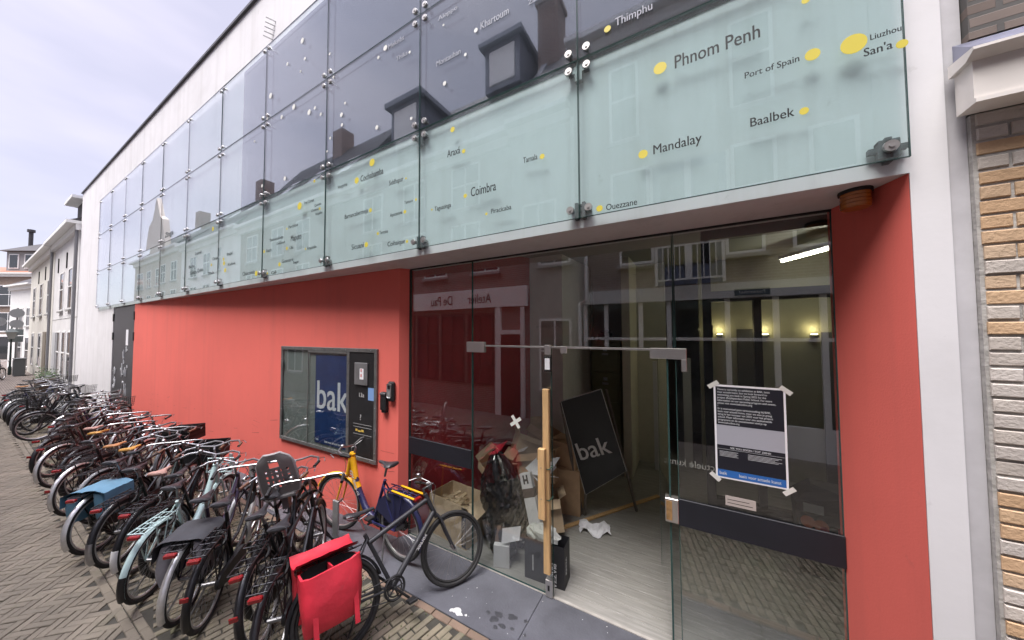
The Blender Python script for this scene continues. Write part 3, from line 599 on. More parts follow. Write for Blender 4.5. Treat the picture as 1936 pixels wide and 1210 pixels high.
fm=seat_tube(stays(MB(),.011),.80).tube([HT+Vector((.0,0,-.02)),(.78,0,.62),(.62,0,.40),(.45,0,.30)],[.032,.034,.036,.036],10).tube([HT+Vector((-.003,0,.02)),HB],.026,10)
ME['frame_city']=fm.mesh('frame',True)
ME['head_sleeve']=MB().tube([HT+Vector((-.006,0,-.0)),(.80,0,.655),(.755,0,.582)],[.036,.039,.041],10).tube([HT+Vector((-.008,0,.05)),HB+Vector((0,0,-.01))],.034,12).mesh('head_sleeve',True)
# fork etc. are modelled around the steering pivot x=ST
def sv_(p): return (p[0]-ST,p[1],p[2])
fk=MB().tube([sv_(HB+Vector((0,0,.0))),sv_(HB+Vector((.012,0,-.03)))],.022,8)
for s in (-1,1): fk.tube([sv_((.965,s*.028,.72)),sv_((1.0,s*.042,.66)),sv_((1.045,s*.05,.5)),sv_((WB,s*.055,RW))],[.013,.014,.011,.008],7)
ME['fork']=fk.mesh('fork',True)
def bars(kind):
    m=MB(); g=[]
    if kind=='sweep':
        m.tube([sv_(HT),sv_((.84,0,1.04)),sv_((.86,0,1.07))],.0125,8)
        P=[(.62,.31,1.075),(.72,.31,1.08),(.83,.27,1.10),(.90,.16,1.10),(.885,.05,1.075),(.87,0,1.07),(.885,-.05,1.075),(.90,-.16,1.10),(.83,-.27,1.10),(.72,-.31,1.08),(.62,-.31,1.075)]
        m.tube([sv_(p) for p in P],.0115,8); g=[((.62,.31,1.075),(.75,.31,1.082)),((.62,-.31,1.075),(.75,-.31,1.082))]
    elif kind=='flat':
        m.tube([sv_(HT),sv_((.865,0,.985)),sv_((.93,0,1.0))],.016,8)
        P=[(.86,.31,1.03),(.92,.12,1.02),(.93,0,1.0),(.92,-.12,1.02),(.86,-.31,1.03)]
        m.tube([sv_(p) for p in P],.0125,8); g=[((.86,.31,1.03),(.895,.19,1.025)),((.86,-.31,1.03),(.895,-.19,1.025))]
    else:
        m.tube([sv_(HT),sv_((.845,0,1.08))],.0125,8)
        P=[(.70,.33,1.055),(.79,.33,1.075),(.83,.31,1.085),(.845,.2,1.09),(.845,0,1.085),(.845,-.2,1.09),(.83,-.31,1.085),(.79,-.33,1.075),(.70,-.33,1.055)]
        m.tube([sv_(p) for p in P],.0115,8); g=[((.68,.33,1.05),(.80,.33,1.077)),((.68,-.33,1.05),(.80,-.33,1.077))]
    return m.mesh('handlebar',True),[MB().tube([sv_(a),sv_(b)],.0165,9).mesh('grip',True) for a,b in g]
ME['bars']={k:bars(k) for k in ('sweep','flat','straight')}
lv=MB()
for s in (-1,1): lv.tube([sv_((.84,s*.28,1.085)),sv_((.90,s*.31,1.07)),sv_((.80,s*.355,1.06))],.005,5)
lv.tube([sv_((.88,.2,1.09)),sv_((.97,.1,1.02)),sv_((.96,.03,.85)),sv_((.98,.03,.72))],.0032,4); lv.tube([sv_((.88,-.2,1.09)),sv_((.98,-.08,1.0)),sv_((.94,-.03,.82))],.0032,4)
ME['brake_levers']=lv.mesh('brake_levers')
ME['bell']=MB().sph(sv_((.87,.17,1.118)),.026,12,7,(1,1,.8)).mesh('bell',True)
ME['headlight']=MB().tube([sv_((1.0,0,.80)),sv_((1.03,0,.80)),sv_((1.075,0,.80)),sv_((1.08,0,.80))],[.018,.034,.038,.03],12).tube([sv_((.97,0,.72)),sv_((1.01,0,.79))],.006,5).mesh('headlight',True)
rk=MB()
for s in (-1,1):
    rk.tube([(.20,s*.05,.745),(-.05,s*.065,.745),(-.25,s*.065,.745)],.0065,6); rk.tube([(0,s*.065,RW),(-.08,s*.07,.55),(-.12,s*.066,.742)],.006,6); rk.tube([(0,s*.065,RW),(.02,s*.07,.742)],.005,6)
for X in (-.25,-.16,-.07,.03,.13): rk.tube([(X,-.066,.745),(X,.066,.745)],.005,5)
for yy in (-.022,.022): rk.tube([(.13,yy,.748),(-.25,yy,.748)],.004,5)
ME['rear_rack']=rk.mesh('rear_rack',True)
cg=MB(); P=[]
for k in range(13):
    a=PI/2+PI*k/12; P.append((.02+.055*math.cos(a),RW-.01+.06*math.sin(a)))
for k in range(13):
    a=-PI/2+PI*k/12; P.append((.46+.10*math.cos(a),.285+.105*math.sin(a)))
P=[(p[0],p[1]) for p in P]; cg.prism_ax([(p[0],p[1]) for p in P],-.085,-.055,1)
ME['chain_case']=cg.mesh('chain_case')
cr=MB().tube(circ(.09,26),.011,6,True).tube(circ(.066,20),.007,5,True)
for k in range(5): cr.cyl((0,0,0),(.088*math.cos(k*1.257),0,.088*math.sin(k*1.257)),.007,n=5)
cr2=MB(); cr2.v=[(x+.45,y-.05,z+.285) for x,y,z in cr.v]; cr2.f=cr.f
cr2.tube([(.45,-.07,.285),(.56,-.085,.16)],.011,7); cr2.tube([(.45,.07,.285),(.34,.085,.41)],.011,7); cr2.cyl((.45,-.08,.285),(.45,.08,.285),.014,n=8)
cr2.tube([(0,-.05,RW+.045),(.45,-.05,.375)],.005,4).tube([(0,-.05,RW-.045),(.45,-.05,.195)],.005,4)
ME['crankset']=cr2.mesh('crankset',True)
ME['pedal']=[MB().bbox(.52,-.175,.14,.60,-.09,.165,.005).mesh('pedal'),MB().bbox(.30,.09,.40,.38,.175,.425,.005).mesh('pedal')]
ME['seat_post']=MB().cyl((.25,0,.84),(.212,0,.96),.0125,n=8).mesh('seat_post',True)
ME['kickstand']=MB().tube([(.18,.05,.33),(.12,.13,.10),(.08,.17,.005)],.009,6).mesh('kickstand',True)
ME['ring_lock']=MB().tube([(.12+.05*math.cos(a),.058*math.sin(a)*1.0,.66+.045*math.cos(a)) for a in [k*PI/8 for k in range(-1,18)]],.014,6).mesh('ring_lock',True)
ME['rear_light']=MB().bbox(-.295,-.045,.705,-.255,.045,.742,.008).mesh('rear_light')
ME['reflector']=MB().bbox(-.385,-.03,.47,-.372,.03,.51,.005).mesh('reflector')
bx_=MB(); x0,x1,y0,y1,z0,z1=.98-ST,1.32-ST,-.2,.2,.80,1.02
for z in (z0+.01,z0+.075,z0+.14,z1-.015): 
    t=.03 if z>z1-.03 else .022
    bx_.box(x0,y0,z-t/2,x1,y0+.008,z+t/2).box(x0,y1-.008,z-t/2,x1,y1,z+t/2).box(x0,y0+.009,z-t/2,x0+.008,y1-.009,z+t/2).box(x1-.008,y0+.009,z-t/2,x1,y1-.009,z+t/2)
for X in (x0+.004,(x0+x1)/2,x1-.02):
    for Y in (y0+.001,y1-.007): bx_.box(X,Y,z0,X+.02,Y+.005,z1)
for Y in (y0+.02,-.01,y1-.04):
    for X in (x0+.001,x1-.006): bx_.box(X,Y,z0,X+.005,Y+.02,z1)
bx_.box(x0,y0,z0-.008,x1,y1,z0)
bx_.box(x0,y0-.001,z0+.02,x0+.003,y1+.001,z1-.02).box(x1-.003,y0,z0+.02,x1,y1,z1-.02).box(x0,y0,z0+.02,x1,y0+.003,z1-.02).box(x0,y1-.003,z0+.02,x1,y1,z1-.02)
ME['front_crate']=bx_.mesh('front_crate')
wb=MB()
for k in range(6):
    z=.80+.045*k; q=.85+.15*k/5
    wb.tube([(1.14-ST+.15*q*a,.19*q*b,z) for a,b in ((-1,-1),(1,-1),(1,1),(-1,1))],.0035,4,True)
for k in range(9):
    y=-.17+.0425*k
    for s in (-1,1): wb.tube([(1.14-ST+s*.1275,y*.85,.80),(1.14-ST+s*.15,y,1.025)],.003,4)
for k in range(6):
    x=-.13+.052*k
    for s in (-1,1): wb.tube([(1.14-ST+x*.85,s*.1615,.80),(1.14-ST+x,s*.19,1.025)],.003,4)
    wb.tube([(1.14-ST+x*.85,-.16,.80),(1.14-ST+x*.85,.16,.80)],.003,4)
ME['front_basket']=wb.mesh('front_basket')
fc_=MB()
for y in (-.13,-.045,.045,.13): fc_.tube([sv_((.99,y,.80)),sv_((1.30,y,.80)),sv_((1.32,y,.84))],.008,6)
fc_.tube([sv_((.99,-.14,.80)),sv_((.99,.14,.80))],.008,6); fc_.tube([sv_((1.30,-.14,.80)),sv_((1.30,.14,.80))],.008,6)
fc_.tube([sv_((.985,-.14,.80)),sv_((.985,-.14,.98)),sv_((.985,.14,.98)),sv_((.985,.14,.80))],.009,6)
for s in (-1,1): fc_.tube([sv_((1.2,s*.13,.80)),sv_((WB,s*.065,RW))],.007,6)
ME['front_carrier']=fc_.mesh('front_carrier',True)

bm_={}; palerim=mat('alloy_rim',(.46,.46,.46),.42,.7,var=.15,vscale=10)
def paint(name,col,**k): return mat(name,col,.34,coat=.2,var=.08,vscale=9,**k)
red_lamp=mat('red_lamp',(.22,.008,.010),.25,coat=.6); amber=mat('amber_reflector',(.7,.25,.02),.3)
grip_br=mat('brown_grip',(.13,.06,.035),.65,var=.2); leather=mat('tan_leather',(.42,.20,.085),.5,var=.2,vscale=14); leather2=mat('amber_leather',(.50,.26,.06),.5,var=.2,vscale=14)
pinkl=mat('worn_pink_leather',(.40,.24,.20),.6,var=.15,vscale=12); sadblk=mat('saddle_black',(.03,.03,.034),.42,var=.25,vscale=12)
silverf=mat('silver_fender',(.60,.60,.59),.34,.75,var=.18,vscale=8); whitef=mat('white_fender',(.72,.72,.71),.4,var=.1)
def bike(label,x,y,head,lean,frame='frame_step',col=None,bar='sweep',sad=None,fend=None,ffend=None,acc=(),steer=0,barm=None,grip=None,rackm=None,tip=None,sadm='saddle',rim_m=None,scale=1.0,headpart=None,far=False):
    """one bicycle; head degrees left of the wall's normal, lean degrees to the left"""
    t=thing('bicycle',label,'bicycle',(x,y,.0),R(90+head),'bicycles parked along the gallery front')
    t.rotation_euler=(R(-lean),0,R(90+head)); t.scale=(scale,)*3
    col=col or m_black; fend=fend or m_black; ffend=ffend or fend; sad=sad or sadblk; barm=barm or steel; grip=grip or m_blackmatt; rackm=rackm or m_black
    put('frame',ME[frame],col,t)
    if headpart: put('head_sleeve',ME['head_sleeve'],headpart,t)
    st=R(steer)
    def front(n,me,m):
        o=put(n,me,m,t,(ST,0,0)); o.rotation_euler=(0,0,st); return o
    fo=front('fork',ME['fork'],headpart or col)
    bme,gms=ME['bars'][bar]
    hb_=front('handlebar',bme,barm)
    for g_ in gms: put('grip',g_,grip,hb_)
    put('brake_levers',ME['brake_levers'],dullsteel,hb_)
    if not far: put('bell',ME['bell'],steel,hb_)
    for k in (0,1):
        w_=put('wheel',ME['wheel'],dullsteel,t)
        if k==0: w_.location=(0,0,RW)
        else: w_.location=(ST+(WB-ST)*math.cos(st),(WB-ST)*math.sin(st),RW); w_.rotation_euler=(0,0,st)
        put('tyre',ME['tyre'],rubber,w_); put('rim',ME['rim'],rim_m or palerim,w_)
    o=put('mudguard',ME['rear_fender'],fend,t,(0,0,RW))
    if tip: put('mudguard_tip',ME['fender_tip'],tip,o)
    if 'nofront' not in acc:
        o=put('mudguard',ME['front_fender'],ffend,t); o.location=(ST+(WB-ST)*math.cos(st),(WB-ST)*math.sin(st),RW); o.rotation_euler=(0,0,st)
    s_=put('saddle',ME[sadm],sad,t,(.20,0,.985)); put('saddle_rail',ME['saddle_rail'],dullsteel,s_)
    put('seat_post',ME['seat_post'],dullsteel,t); c_=put('crankset',ME['crankset'],m_blackmatt,t)
    for p_ in ME['pedal']: put('pedal',p_,m_blackmatt,c_)
    if 'sport' not in acc: put('chain_case',ME['chain_case'],m_blackmatt,t); put('ring_lock',ME['ring_lock'],m_blackmatt,t)
    if 'norack' not in acc:
        put('rear_rack',ME['rear_rack'],rackm,t)
        if 'nolight' not in acc: put('rear_light',ME['rear_light'],red_lamp,t)
    if 'refl' in acc: put('reflector',ME['reflector'],red_lamp,t)
    if 'nolamp' not in acc: front('headlight',ME['headlight'],chrome)
    put('kickstand',ME['kickstand'],dullsteel,t)
    if 'crate' in acc: front('front_crate',ME['front_crate'],m_blackmatt); front('front_carrier',ME['front_carrier'],m_blackmatt)
    if 'basket' in acc: front('front_basket',ME['front_basket'],m_blackmatt)
    if 'carrier' in acc: front('front_carrier',ME['front_carrier'],col)
    return t
def onbike(t,v): 
    M=Matrix.LocRotScale(t.location,t.rotation_euler,t.scale); return M@Vector(v)
mintp=paint('mint_paint',(.44,.58,.57)); navy=paint('navy_paint',(.02,.022,.075)); yellowp=paint('yellow_paint',(.78,.40,.012)); greyp=paint('grey_paint',(.16,.165,.17)); greenp=paint('dark_green_paint',(.012,.022,.019)); anth=mat('anthracite_matt',(.022,.023,.027),.5,var=.15)
purple=paint('plum_paint',(.03,.018,.042)); redp=paint('wine_paint',(.045,.012,.014)); bluep=paint('petrol_paint',(.016,.028,.04))
sport=bike('matt anthracite sports bike with flat handlebar carrying the red pannier, nearest the entrance',-2.51,1.61,-17.6,17,'frame_sport',anth,'flat',acc=('nofront','sport','nolamp'),steer=-12,barm=m_blackmatt,sadm='sport_saddle',rim_m=rubber)
t_=MB(); write(t_,'vortex',.055,HB.lerp(BBk,.28)+Vector((.0,-.0295,-.005)),(BBk-HB),(HB-BBk).cross(Vector((0,1,0)))*-1); 
t_.build('frame_lettering',mat('decal_white',(.6,.6,.6),.5),sport)
bk={}
bk['B']=bike('black city bike with white rear mudguard tip, standing left of the red pannier',-2.92,1.33,45,3,'frame_diamond',m_black,'straight',tip=whitef,steer=4,acc=('refl',))
bk['C']=bike('black bike with grey child seat behind brown-gripped silver handlebar',-3.24,1.40,46,9,'frame_step',m_black,'sweep',grip=grip_br,acc=('refl','nolamp'),steer=-14)
bk['D']=bike('black bike with long straight silver handlebar left of the child seat bike',-3.88,1.19,50,-2,'frame_step',m_black,'straight',acc=('refl',),steer=8,rackm=m_black,ffend=silverf)
bk['E']=bike('dark plum bike with silver mudguards carrying the grey pannier',-4.15,1.12,49,-2,'frame_step',purple,'sweep',fend=silverf,steer=-10)
bk['F']=bike('mint green step-through bike with mint rear rack and front carrier',-4.80,1.03,45,-4,'frame_city',mintp,'sweep',fend=mintp,rackm=mintp,acc=('carrier',),tip=m_black,barm=steel)
bk['G']=bike('black bike with white mudguard tip and black front crate, dusty pink saddle',-5.42,1.08,47,-3,'frame_diamond',m_black,'sweep',sad=pinkl,tip=whitef,acc=('crate',),grip=grip_br,steer=6)
bk['H']=bike('dark green bike with steel mudguard tip, between pink saddle and blue pannier',-5.78,1.01,44,2,'frame_step',greenp,'straight',acc=(),tip=steel)
bk['I']=bike('black bike with silver mudguards under the blue double pannier',-6.33,.94,38,3,'frame_diamond',m_black,'sweep',fend=silverf,steer=-6)
bk['J']=bike('black bike with tan leather saddle and black front crate behind the blue pannier',-6.85,1.16,43,2,'frame_diamond',m_black,'straight',sad=leather2,acc=('nolight','crate',),steer=-4)
bk['K']=bike('grey bike with brown leather saddle and pale grey mudguards, second left of the blue pannier',-7.25,1.10,40,4,'frame_step',greyp,'sweep',sad=leather,fend=greyp,steer=5,acc=('nolight',))
bk['L']=bike('black bike whose bright silver rear mudguard sticks out towards the street',-7.88,.96,42,2,'frame_diamond',m_black,'straight',fend=silverf,acc=('refl',),barm=chrome)
bk['M']=bike('petrol blue bike with amber leather saddle left of the bright silver mudguard',-8.45,1.12,38,5,'frame_step',bluep,'sweep',sad=leather2,steer=-9,acc=('nolight',))
bk['N']=bike('black bike with pinkish worn saddle beside the amber saddle',-8.95,1.10,43,1,'frame_diamond',m_black,'straight',sad=pinkl,barm=chrome,acc=('nolight',))
bk['O']=bike('wine red bike with silver mudguards, wheel at the gutter row',-9.5,.98,39,4,'frame_step',redp,'sweep',fend=silverf)
bk['P']=bike('black diamond-frame bike with chrome bars, outermost rear wheel of the middle row',-10.3,.97,44,3,'frame_diamond',m_black,'straight',barm=chrome,acc=('refl',))
bk['Q']=bike('dark green bike with silver front mudguard in the middle row',-10.9,1.1,38,2,'frame_step',greenp,'sweep',ffend=silverf,acc=('nolight',))
bk['S']=bike('black bike with wire front basket in front of the black steel door',-11.6,1.25,41,4,'frame_step',m_black,'sweep',acc=('basket',))
bk['T']=bike('grey bike with plain handlebar in front of the coral wall end',-12.3,1.3,44,1,'frame_diamond',greyp,'straight',acc=('nolight',))
bk['U']=bike('navy bike with silver mudguards behind the reversed basket bike',-13.0,1.4,37,3,'frame_step',navy,'sweep',fend=silverf,acc=('nolight',))
bk['I2']=bike('black bike squeezed between blue pannier bike and the tan saddle, dull steel bar',-6.55,1.22,41,6,'frame_step',m_black,'sweep',acc=('nolight',),grip=grip_br)
bk['F2']=bike('black bike tucked in behind the mint bike, wide dull handlebar with brown grips',-5.08,1.24,46,4,'frame_step',m_black,'sweep',acc=('nolight',),grip=grip_br,steer=12)
bk['D2']=bike('plain black bike half hidden between child seat bike and long straight handlebar',-3.58,1.52,47,1,'frame_diamond',m_black,'sweep',acc=('nolight',),steer=-8)
bk['L2']=bike('black bike half hidden left of the bright silver mudguard, silver front mudguard',-8.18,1.24,41,3,'frame_step',m_black,'straight',acc=('nolight',),ffend=silverf)
# one stands the other way round, front wheel to the street
bk['R']=bike('black bike turned round with front basket and front wheel towards the street',-13.75,2.08,160,-8,'frame_diamond',m_black,'sweep',acc=('basket',),fend=m_black,steer=22)
bk['V']=bike('black bike with light grey mudguards at the white wall, nearest of the far cluster',-15.1,1.0,43,2,'frame_step',m_black,'sweep',fend=greyp,acc=('nolight',))
bk['W']=bike('petrol bike with wire front basket in the far cluster by the white wall',-15.5,1.15,39,4,'frame_step',bluep,'straight',acc=('basket',))
bk['X']=bike('dark bike with chrome straight bars in the middle of the far cluster',-16.1,.98,46,1,'frame_diamond',m_black,'straight',barm=chrome,acc=('nolight',))
bk['Y']=bike('wine red bike with black mudguards in the far cluster',-16.8,1.0,40,5,'frame_step',redp,'sweep',acc=('nolight',))
bk['Z']=bike('grey bike with silver mudguards in the far cluster',-17.4,.96,44,0,'frame_diamond',greyp,'sweep',fend=silverf)
bk['AA']=bike('navy bike with tan saddle in the far cluster',-18.05,.93,38,3,'frame_step',navy,'sweep',sad=leather,acc=('nolight',))
bk['AB']=bike('dark green bike with white mudguard tip at the end of the far cluster',-18.8,1.0,42,2,'frame_diamond',greenp,'straight',tip=whitef)
bk['AC']=bike('plum bike leaning at the front of the white houses beyond the cluster',-20.2,1.15,24,5,'frame_step',purple,'sweep',acc=('nolight','basket',))
bk['AD']=bike('lone dark bike standing far down the street beside the sign pole',-33.5,1.0,70,2,'frame_diamond',m_black,'straight',far=True)
bk['AE']=bike('far dark bike with front crate near the street corner',-36.0,.6,60,4,'frame_step',m_black,'sweep',acc=('crate',),far=True)
bk['YB']=bike('yellow and navy hire bike standing along the coral wall beneath the display case',-2.97,2.60,88,1,'frame_city',navy,'sweep',fend=navy,ffend=yellowp,rackm=navy,headpart=yellowp,steer=14,acc=('nolamp',),scale=1.07)
yb=bk['YB']
MB().bbox(-.30,-.072,.752,.05,-.052,.765,.003).bbox(-.30,.052,.752,.05,.072,.765,.003).tube([(-.02,-.075,.75),(0,-.08,.40)],.009,6).build('yellow_trim',yellowp,yb)
t_=MB(); write(t_,'OV-fiets.nl',.075,(.845,-.041,.80),(-.30,0,-.42),(.42,0,-.30)); 
for v_ in (): pass
t2_=MB(); write(t2_,'OV-fiets.nl',.07,(.865,.0425,.775),(-.27,0,-.40),(-.40,0,.27)*1)
t2_.build('lettering',MATS['decal_white'],yb)
MB().box(0,0,0,0.001,0.001,0.001) if False else None
# skirt guard on the hire bike
P=[(.02,.36)]+[((RW+.03)*math.cos(R(a)),RW+(RW+.03)*math.sin(R(a))) for a in range(20,131,11)]
MB().prism_ax(P,.045,.05,1).build('skirt_guard',mat('skirt_navy',(.02,.022,.06),.5),yb); MB().prism_ax(P,-.05,-.045,1).build('skirt_guard',MATS['skirt_navy'],yb)
# child seat on the bike with brown grips (bolted behind the bar)
cs=bk['C']
seat=MB(); rows=[]
def shell(t,s):   # t 0 bottom..1 top ; s -1..1
    wdt=.178-.02*t-(.07*max(0,t-.8)/.2); y=s*wdt; x=.66-.10*t+.035*(s*s); z=.93+.46*t; return (x,y,z)
NT,NS=16,14
holes=lambda i,j:(3<=i<=10 and 2<=j<=11 and (i%2==1) and (j%2==0)) or (11<=i<=13 and 5<=j<=8)
vs_=[shell(i/NT,-1+2*j/NS) for i in range(NT+1) for j in range(NS+1)]; back=[(x-.012,y,z) for x,y,z in vs_]
fs_=[]; n0=len(vs_); idx=lambda i,j:i*(NS+1)+j
for i in range(NT):
    for j in range(NS):
        if holes(i,j): continue
        q=(idx(i,j),idx(i,j+1),idx(i+1,j+1),idx(i+1,j)); fs_.append(q); fs_.append(tuple(k+n0 for k in reversed(q)))
        for (a,b,di,dj) in ((q[0],q[1],-1,0),(q[1],q[2],0,1),(q[2],q[3],1,0),(q[3],q[0],0,-1)):
            ii,jj=i+di,j+dj
            if not(0<=ii<NT and 0<=jj<NS) or holes(ii,jj): fs_.append((b,a,a+n0,b+n0))
seat.add(vs_+back,fs_)
cso=seat.build('child_seat',mat('seat_grey_plastic',(.17,.16,.16),.5,var=.1),cs,True)
rimp=[shell(0,s) for s in (-.9,0,.9)]+[shell(k/8,1) for k in range(1,8)]+[shell(1,s) for s in (.8,.3,-.3,-.8)]+[shell(k/8,-1) for k in range(7,0,-1)]
MB().tube(rimp,.014,7,True).build('seat_rim',mat('rim_grey_plastic',(.33,.32,.32),.5,var=.08),cso,True)
MB().bbox(.62,-.14,.89,.84,.14,.93,.01).box(.70,-.03,.75,.78,.03,.89).build('seat_base',MATS['seat_grey_plastic'],cso)
st_=MB()
for y in (-.06,.06): st_.tube([(.585,y,1.33),(.62,y,1.17),(.65,y,1.0)],.012,5,flat=.3)
st_.build('straps',mat('strap_grey',(.28,.26,.26),.8),cso)
# ---- panniers (hang on racks: things of their own)
def pannier(label,t,m,W=.40,H=.36,D=.13,top=.765,openflap=False,inner=None,xc=-.16,strapm=None,flapm=None):
    q=thing('pannier_bag',label,'pannier',t.location); q.rotation_euler=t.rotation_euler; q.scale=t.scale
    rg=random.Random(len(label))
    x0,x1=xc-W/2,xc+W/2
    for s in (-1,1):
        rings=[]; ny=10
        for k in range(ny+1):
            tt=k/ny; z=top-.03-H*(1-tt); bul=.026*math.sin(PI*tt**.8)+ (D*.12 if openflap else 0)*tt
            row=[]
            pts=[]
            for a in range(20):
                an=2*PI*a/20; cx=math.copysign(abs(math.cos(an))**.45,math.cos(an)); cy=math.copysign(abs(math.sin(an))**.5,math.sin(an))
                sh=(.90+.10*tt)+.025*math.sin(5*tt+an*2+s)
                pts.append((xc+cx*W/2*sh+rg.uniform(-.003,.003),s*(.075+D/2+bul/2)+cy*(D/2+bul)*(.85+.15*tt)+rg.uniform(-.003,.003),z+rg.uniform(-.004,.004)+.014*math.sin(an*1.5+s)*tt))
            rings.append(pts)
        body=MB().loft(rings,cap=False)
        n=20; body.add(rings[0],[tuple(range(n-1,-1,-1))])
        if not openflap: body.add(rings[-1],[tuple(range(n))])
        else:
            dn=[(xc+(p[0]-xc)*.93,s*(.075+D/2)+(p[1]-s*(.075+D/2))*.88,p[2]-.0) for p in rings[-1]]; d2=[(p[0],p[1],p[2]-.22) for p in dn]
            pass
        bo=body.build('bag_body',m,q,True)
        if openflap:
            inn=MB().loft([dn,d2],cap=False).add(d2,[tuple(range(20))]); inn.build('bag_lining',inner,bo)
            MB().loft([rings[-1],[(p[0],p[1],p[2]+.004) for p in dn]],cap=False).build('bag_hem',m,bo)
            MB().box(xc-.006,s*.08,top-.10,xc+.006,s*(.08+D),top-.028).build('divider',m,bo)
        yo=s*(.078+D+.022)
        for X in (x0+.07,x1-.09): sm=MB().box(X,min(yo,yo+s*.006),top-H+.02-.10*(1 if openflap else 0),X+.035,max(yo,yo+s*.006),top-.10-(.12 if openflap else 0)); sm.build('strap',strapm or m,bo)
        MB().bbox(xc-.014,min(yo-s*.008,yo+s*.006),top-.22,xc+.014,max(yo-s*.008,yo+s*.006),top-.165,.003).build('buckle',m_blackmatt,bo)
    # yoke over the rack and flaps
    fl=[]; span=.085+D+.03
    if openflap: ys=[-.15,-.1,-.06,0,.06,.1,.15]; zs=[.05,.03,.012,.006,.012,.035,.06]
    else: ys=[-span,-span+.01,-.13,-.06,0,.06,.13,span-.01,span]; zs=[-.16,-.03,.008,.012,.01,.012,.008,-.03,-.16]
    P=[];nx=9
    for k,(y,z) in enumerate(zip(ys,zs)):
        for i in range(nx): P.append((x0-.01+(W+.02)*i/(nx-1)+rg.uniform(-.004,.004),y+rg.uniform(-.003,.003),top+z+rg.uniform(-.005,.005)))
    m2=len(ys); n0=len(P); P2=P+[(a,b*.985,c-.006) for a,b,c in P]; F=[]
    for k in range(m2-1):
        for i in range(nx-1):
            a=(k*nx+i,k*nx+i+1,(k+1)*nx+i+1,(k+1)*nx+i); F.append(a); F.append(tuple(j+n0 for j in reversed(a)))
    MB().add(P2,F).build('flap',flapm or m,q,True)
    return q
redcl=mat('red_tarpaulin',(.55,.022,.042),.5,var=.16,vscale=5,bump=.55,bscale=7,streak=.22,grime=(.25,.05,.05)); dkin=mat('bag_lining_black',(.012,.011,.011),.8)
pannier('bright red double pannier with open top showing black lining',sport,redcl,W=.44,H=.40,D=.17,openflap=True,inner=dkin,xc=-.08)
bluecl=mat('blue_tarpaulin',(.095,.215,.31),.55,var=.14,vscale=5,bump=.5,bscale=8,streak=.2,grime=(.12,.17,.2))
bp2=pannier('sky blue double pannier with closed flaps',bk['I'],bluecl,W=.32,H=.31,D=.11,xc=.0)
MB().box(-.12,-.227,.57,.10,-.2235,.595).box(-.12,.2235,.57,.10,.227,.595).build('reflective_strip',mat('reflective_grey',(.5,.52,.54),.4),bp2)
pannier('grey and black fabric pannier, worn, hanging beside the silver mudguard',bk['E'],mat('grey_canvas',(.24,.235,.26),.8,var=.15,vscale=6,bump=.3,bscale=10),W=.34,H=.36,D=.08,xc=.03,strapm=m_blackmatt,flapm=mat('charcoal_canvas',(.035,.036,.042),.75,var=.2,bump=.4,bscale=9))
# ================================================================ THINGS IN THE ENTRANCE
ab=thing('advertising_board','black leaning A-board reading bak with pale edge, inside the entrance','A-board',(-1.42,4.40,0))
a,b,c,d=Vector((-1.62,4.30,1.63)),Vector((-1.08,4.42,1.83)),Vector((-.80,4.62,.70)),Vector((-1.34,4.50,.30))
def slab(mb,q,th):
    n_=(q[1]-q[0]).cross(q[3]-q[0]).normalized(); mb.add([p+n_*th for p in q]+[p-n_*th for p in q],[(0,1,2,3),(7,6,5,4)]+[(i,i+4,(i+1)%4+4,(i+1)%4) for i in range(4)]); return n_
def own(o,t): o.parent=t; o.location=-t.location; return o
mb=MB(); nn=slab(mb,[a,b,c,d],.012); own(mb.build('board',mat('board_black',(.004,.004,.005),.4,var=.2)),ab)
ux=(b-a).normalized(); uz=(a-d).normalized(); uz=(uz-ux*uz.dot(ux)).normalized()
rim=MB()
for p,q in ((a,b),(b,c),(c,d),(d,a)): rim.tube([p,q],.011,5)
own(rim.build('edge_frame',mat('frame_grey',(.62,.61,.58),.6)),ab)
t_=MB(); cen=d+(a-d)*.36+(b-a)*.07; out=ux.cross(uz); 
if out.y>0: out=-out
write(t_,'bak',.36,cen+out*.016,ux,uz,sx=.92); own(t_.build('lettering',mat('board_white',(.68,.68,.66),.6)),ab)
lg=MB(); wd=mat('grey_timber',(.16,.14,.12),.8,var=.2)
lg.tube([a+Vector((-.02,.06,-.03)),Vector((-1.40,4.50,.01))],.028,4).tube([b+Vector((.0,.3,-.05)),Vector((-.72,4.95,.01))],.022,4).tube([d,Vector((-1.36,4.50,.0))],.02,4)
own(lg.build('legs',wd),ab)

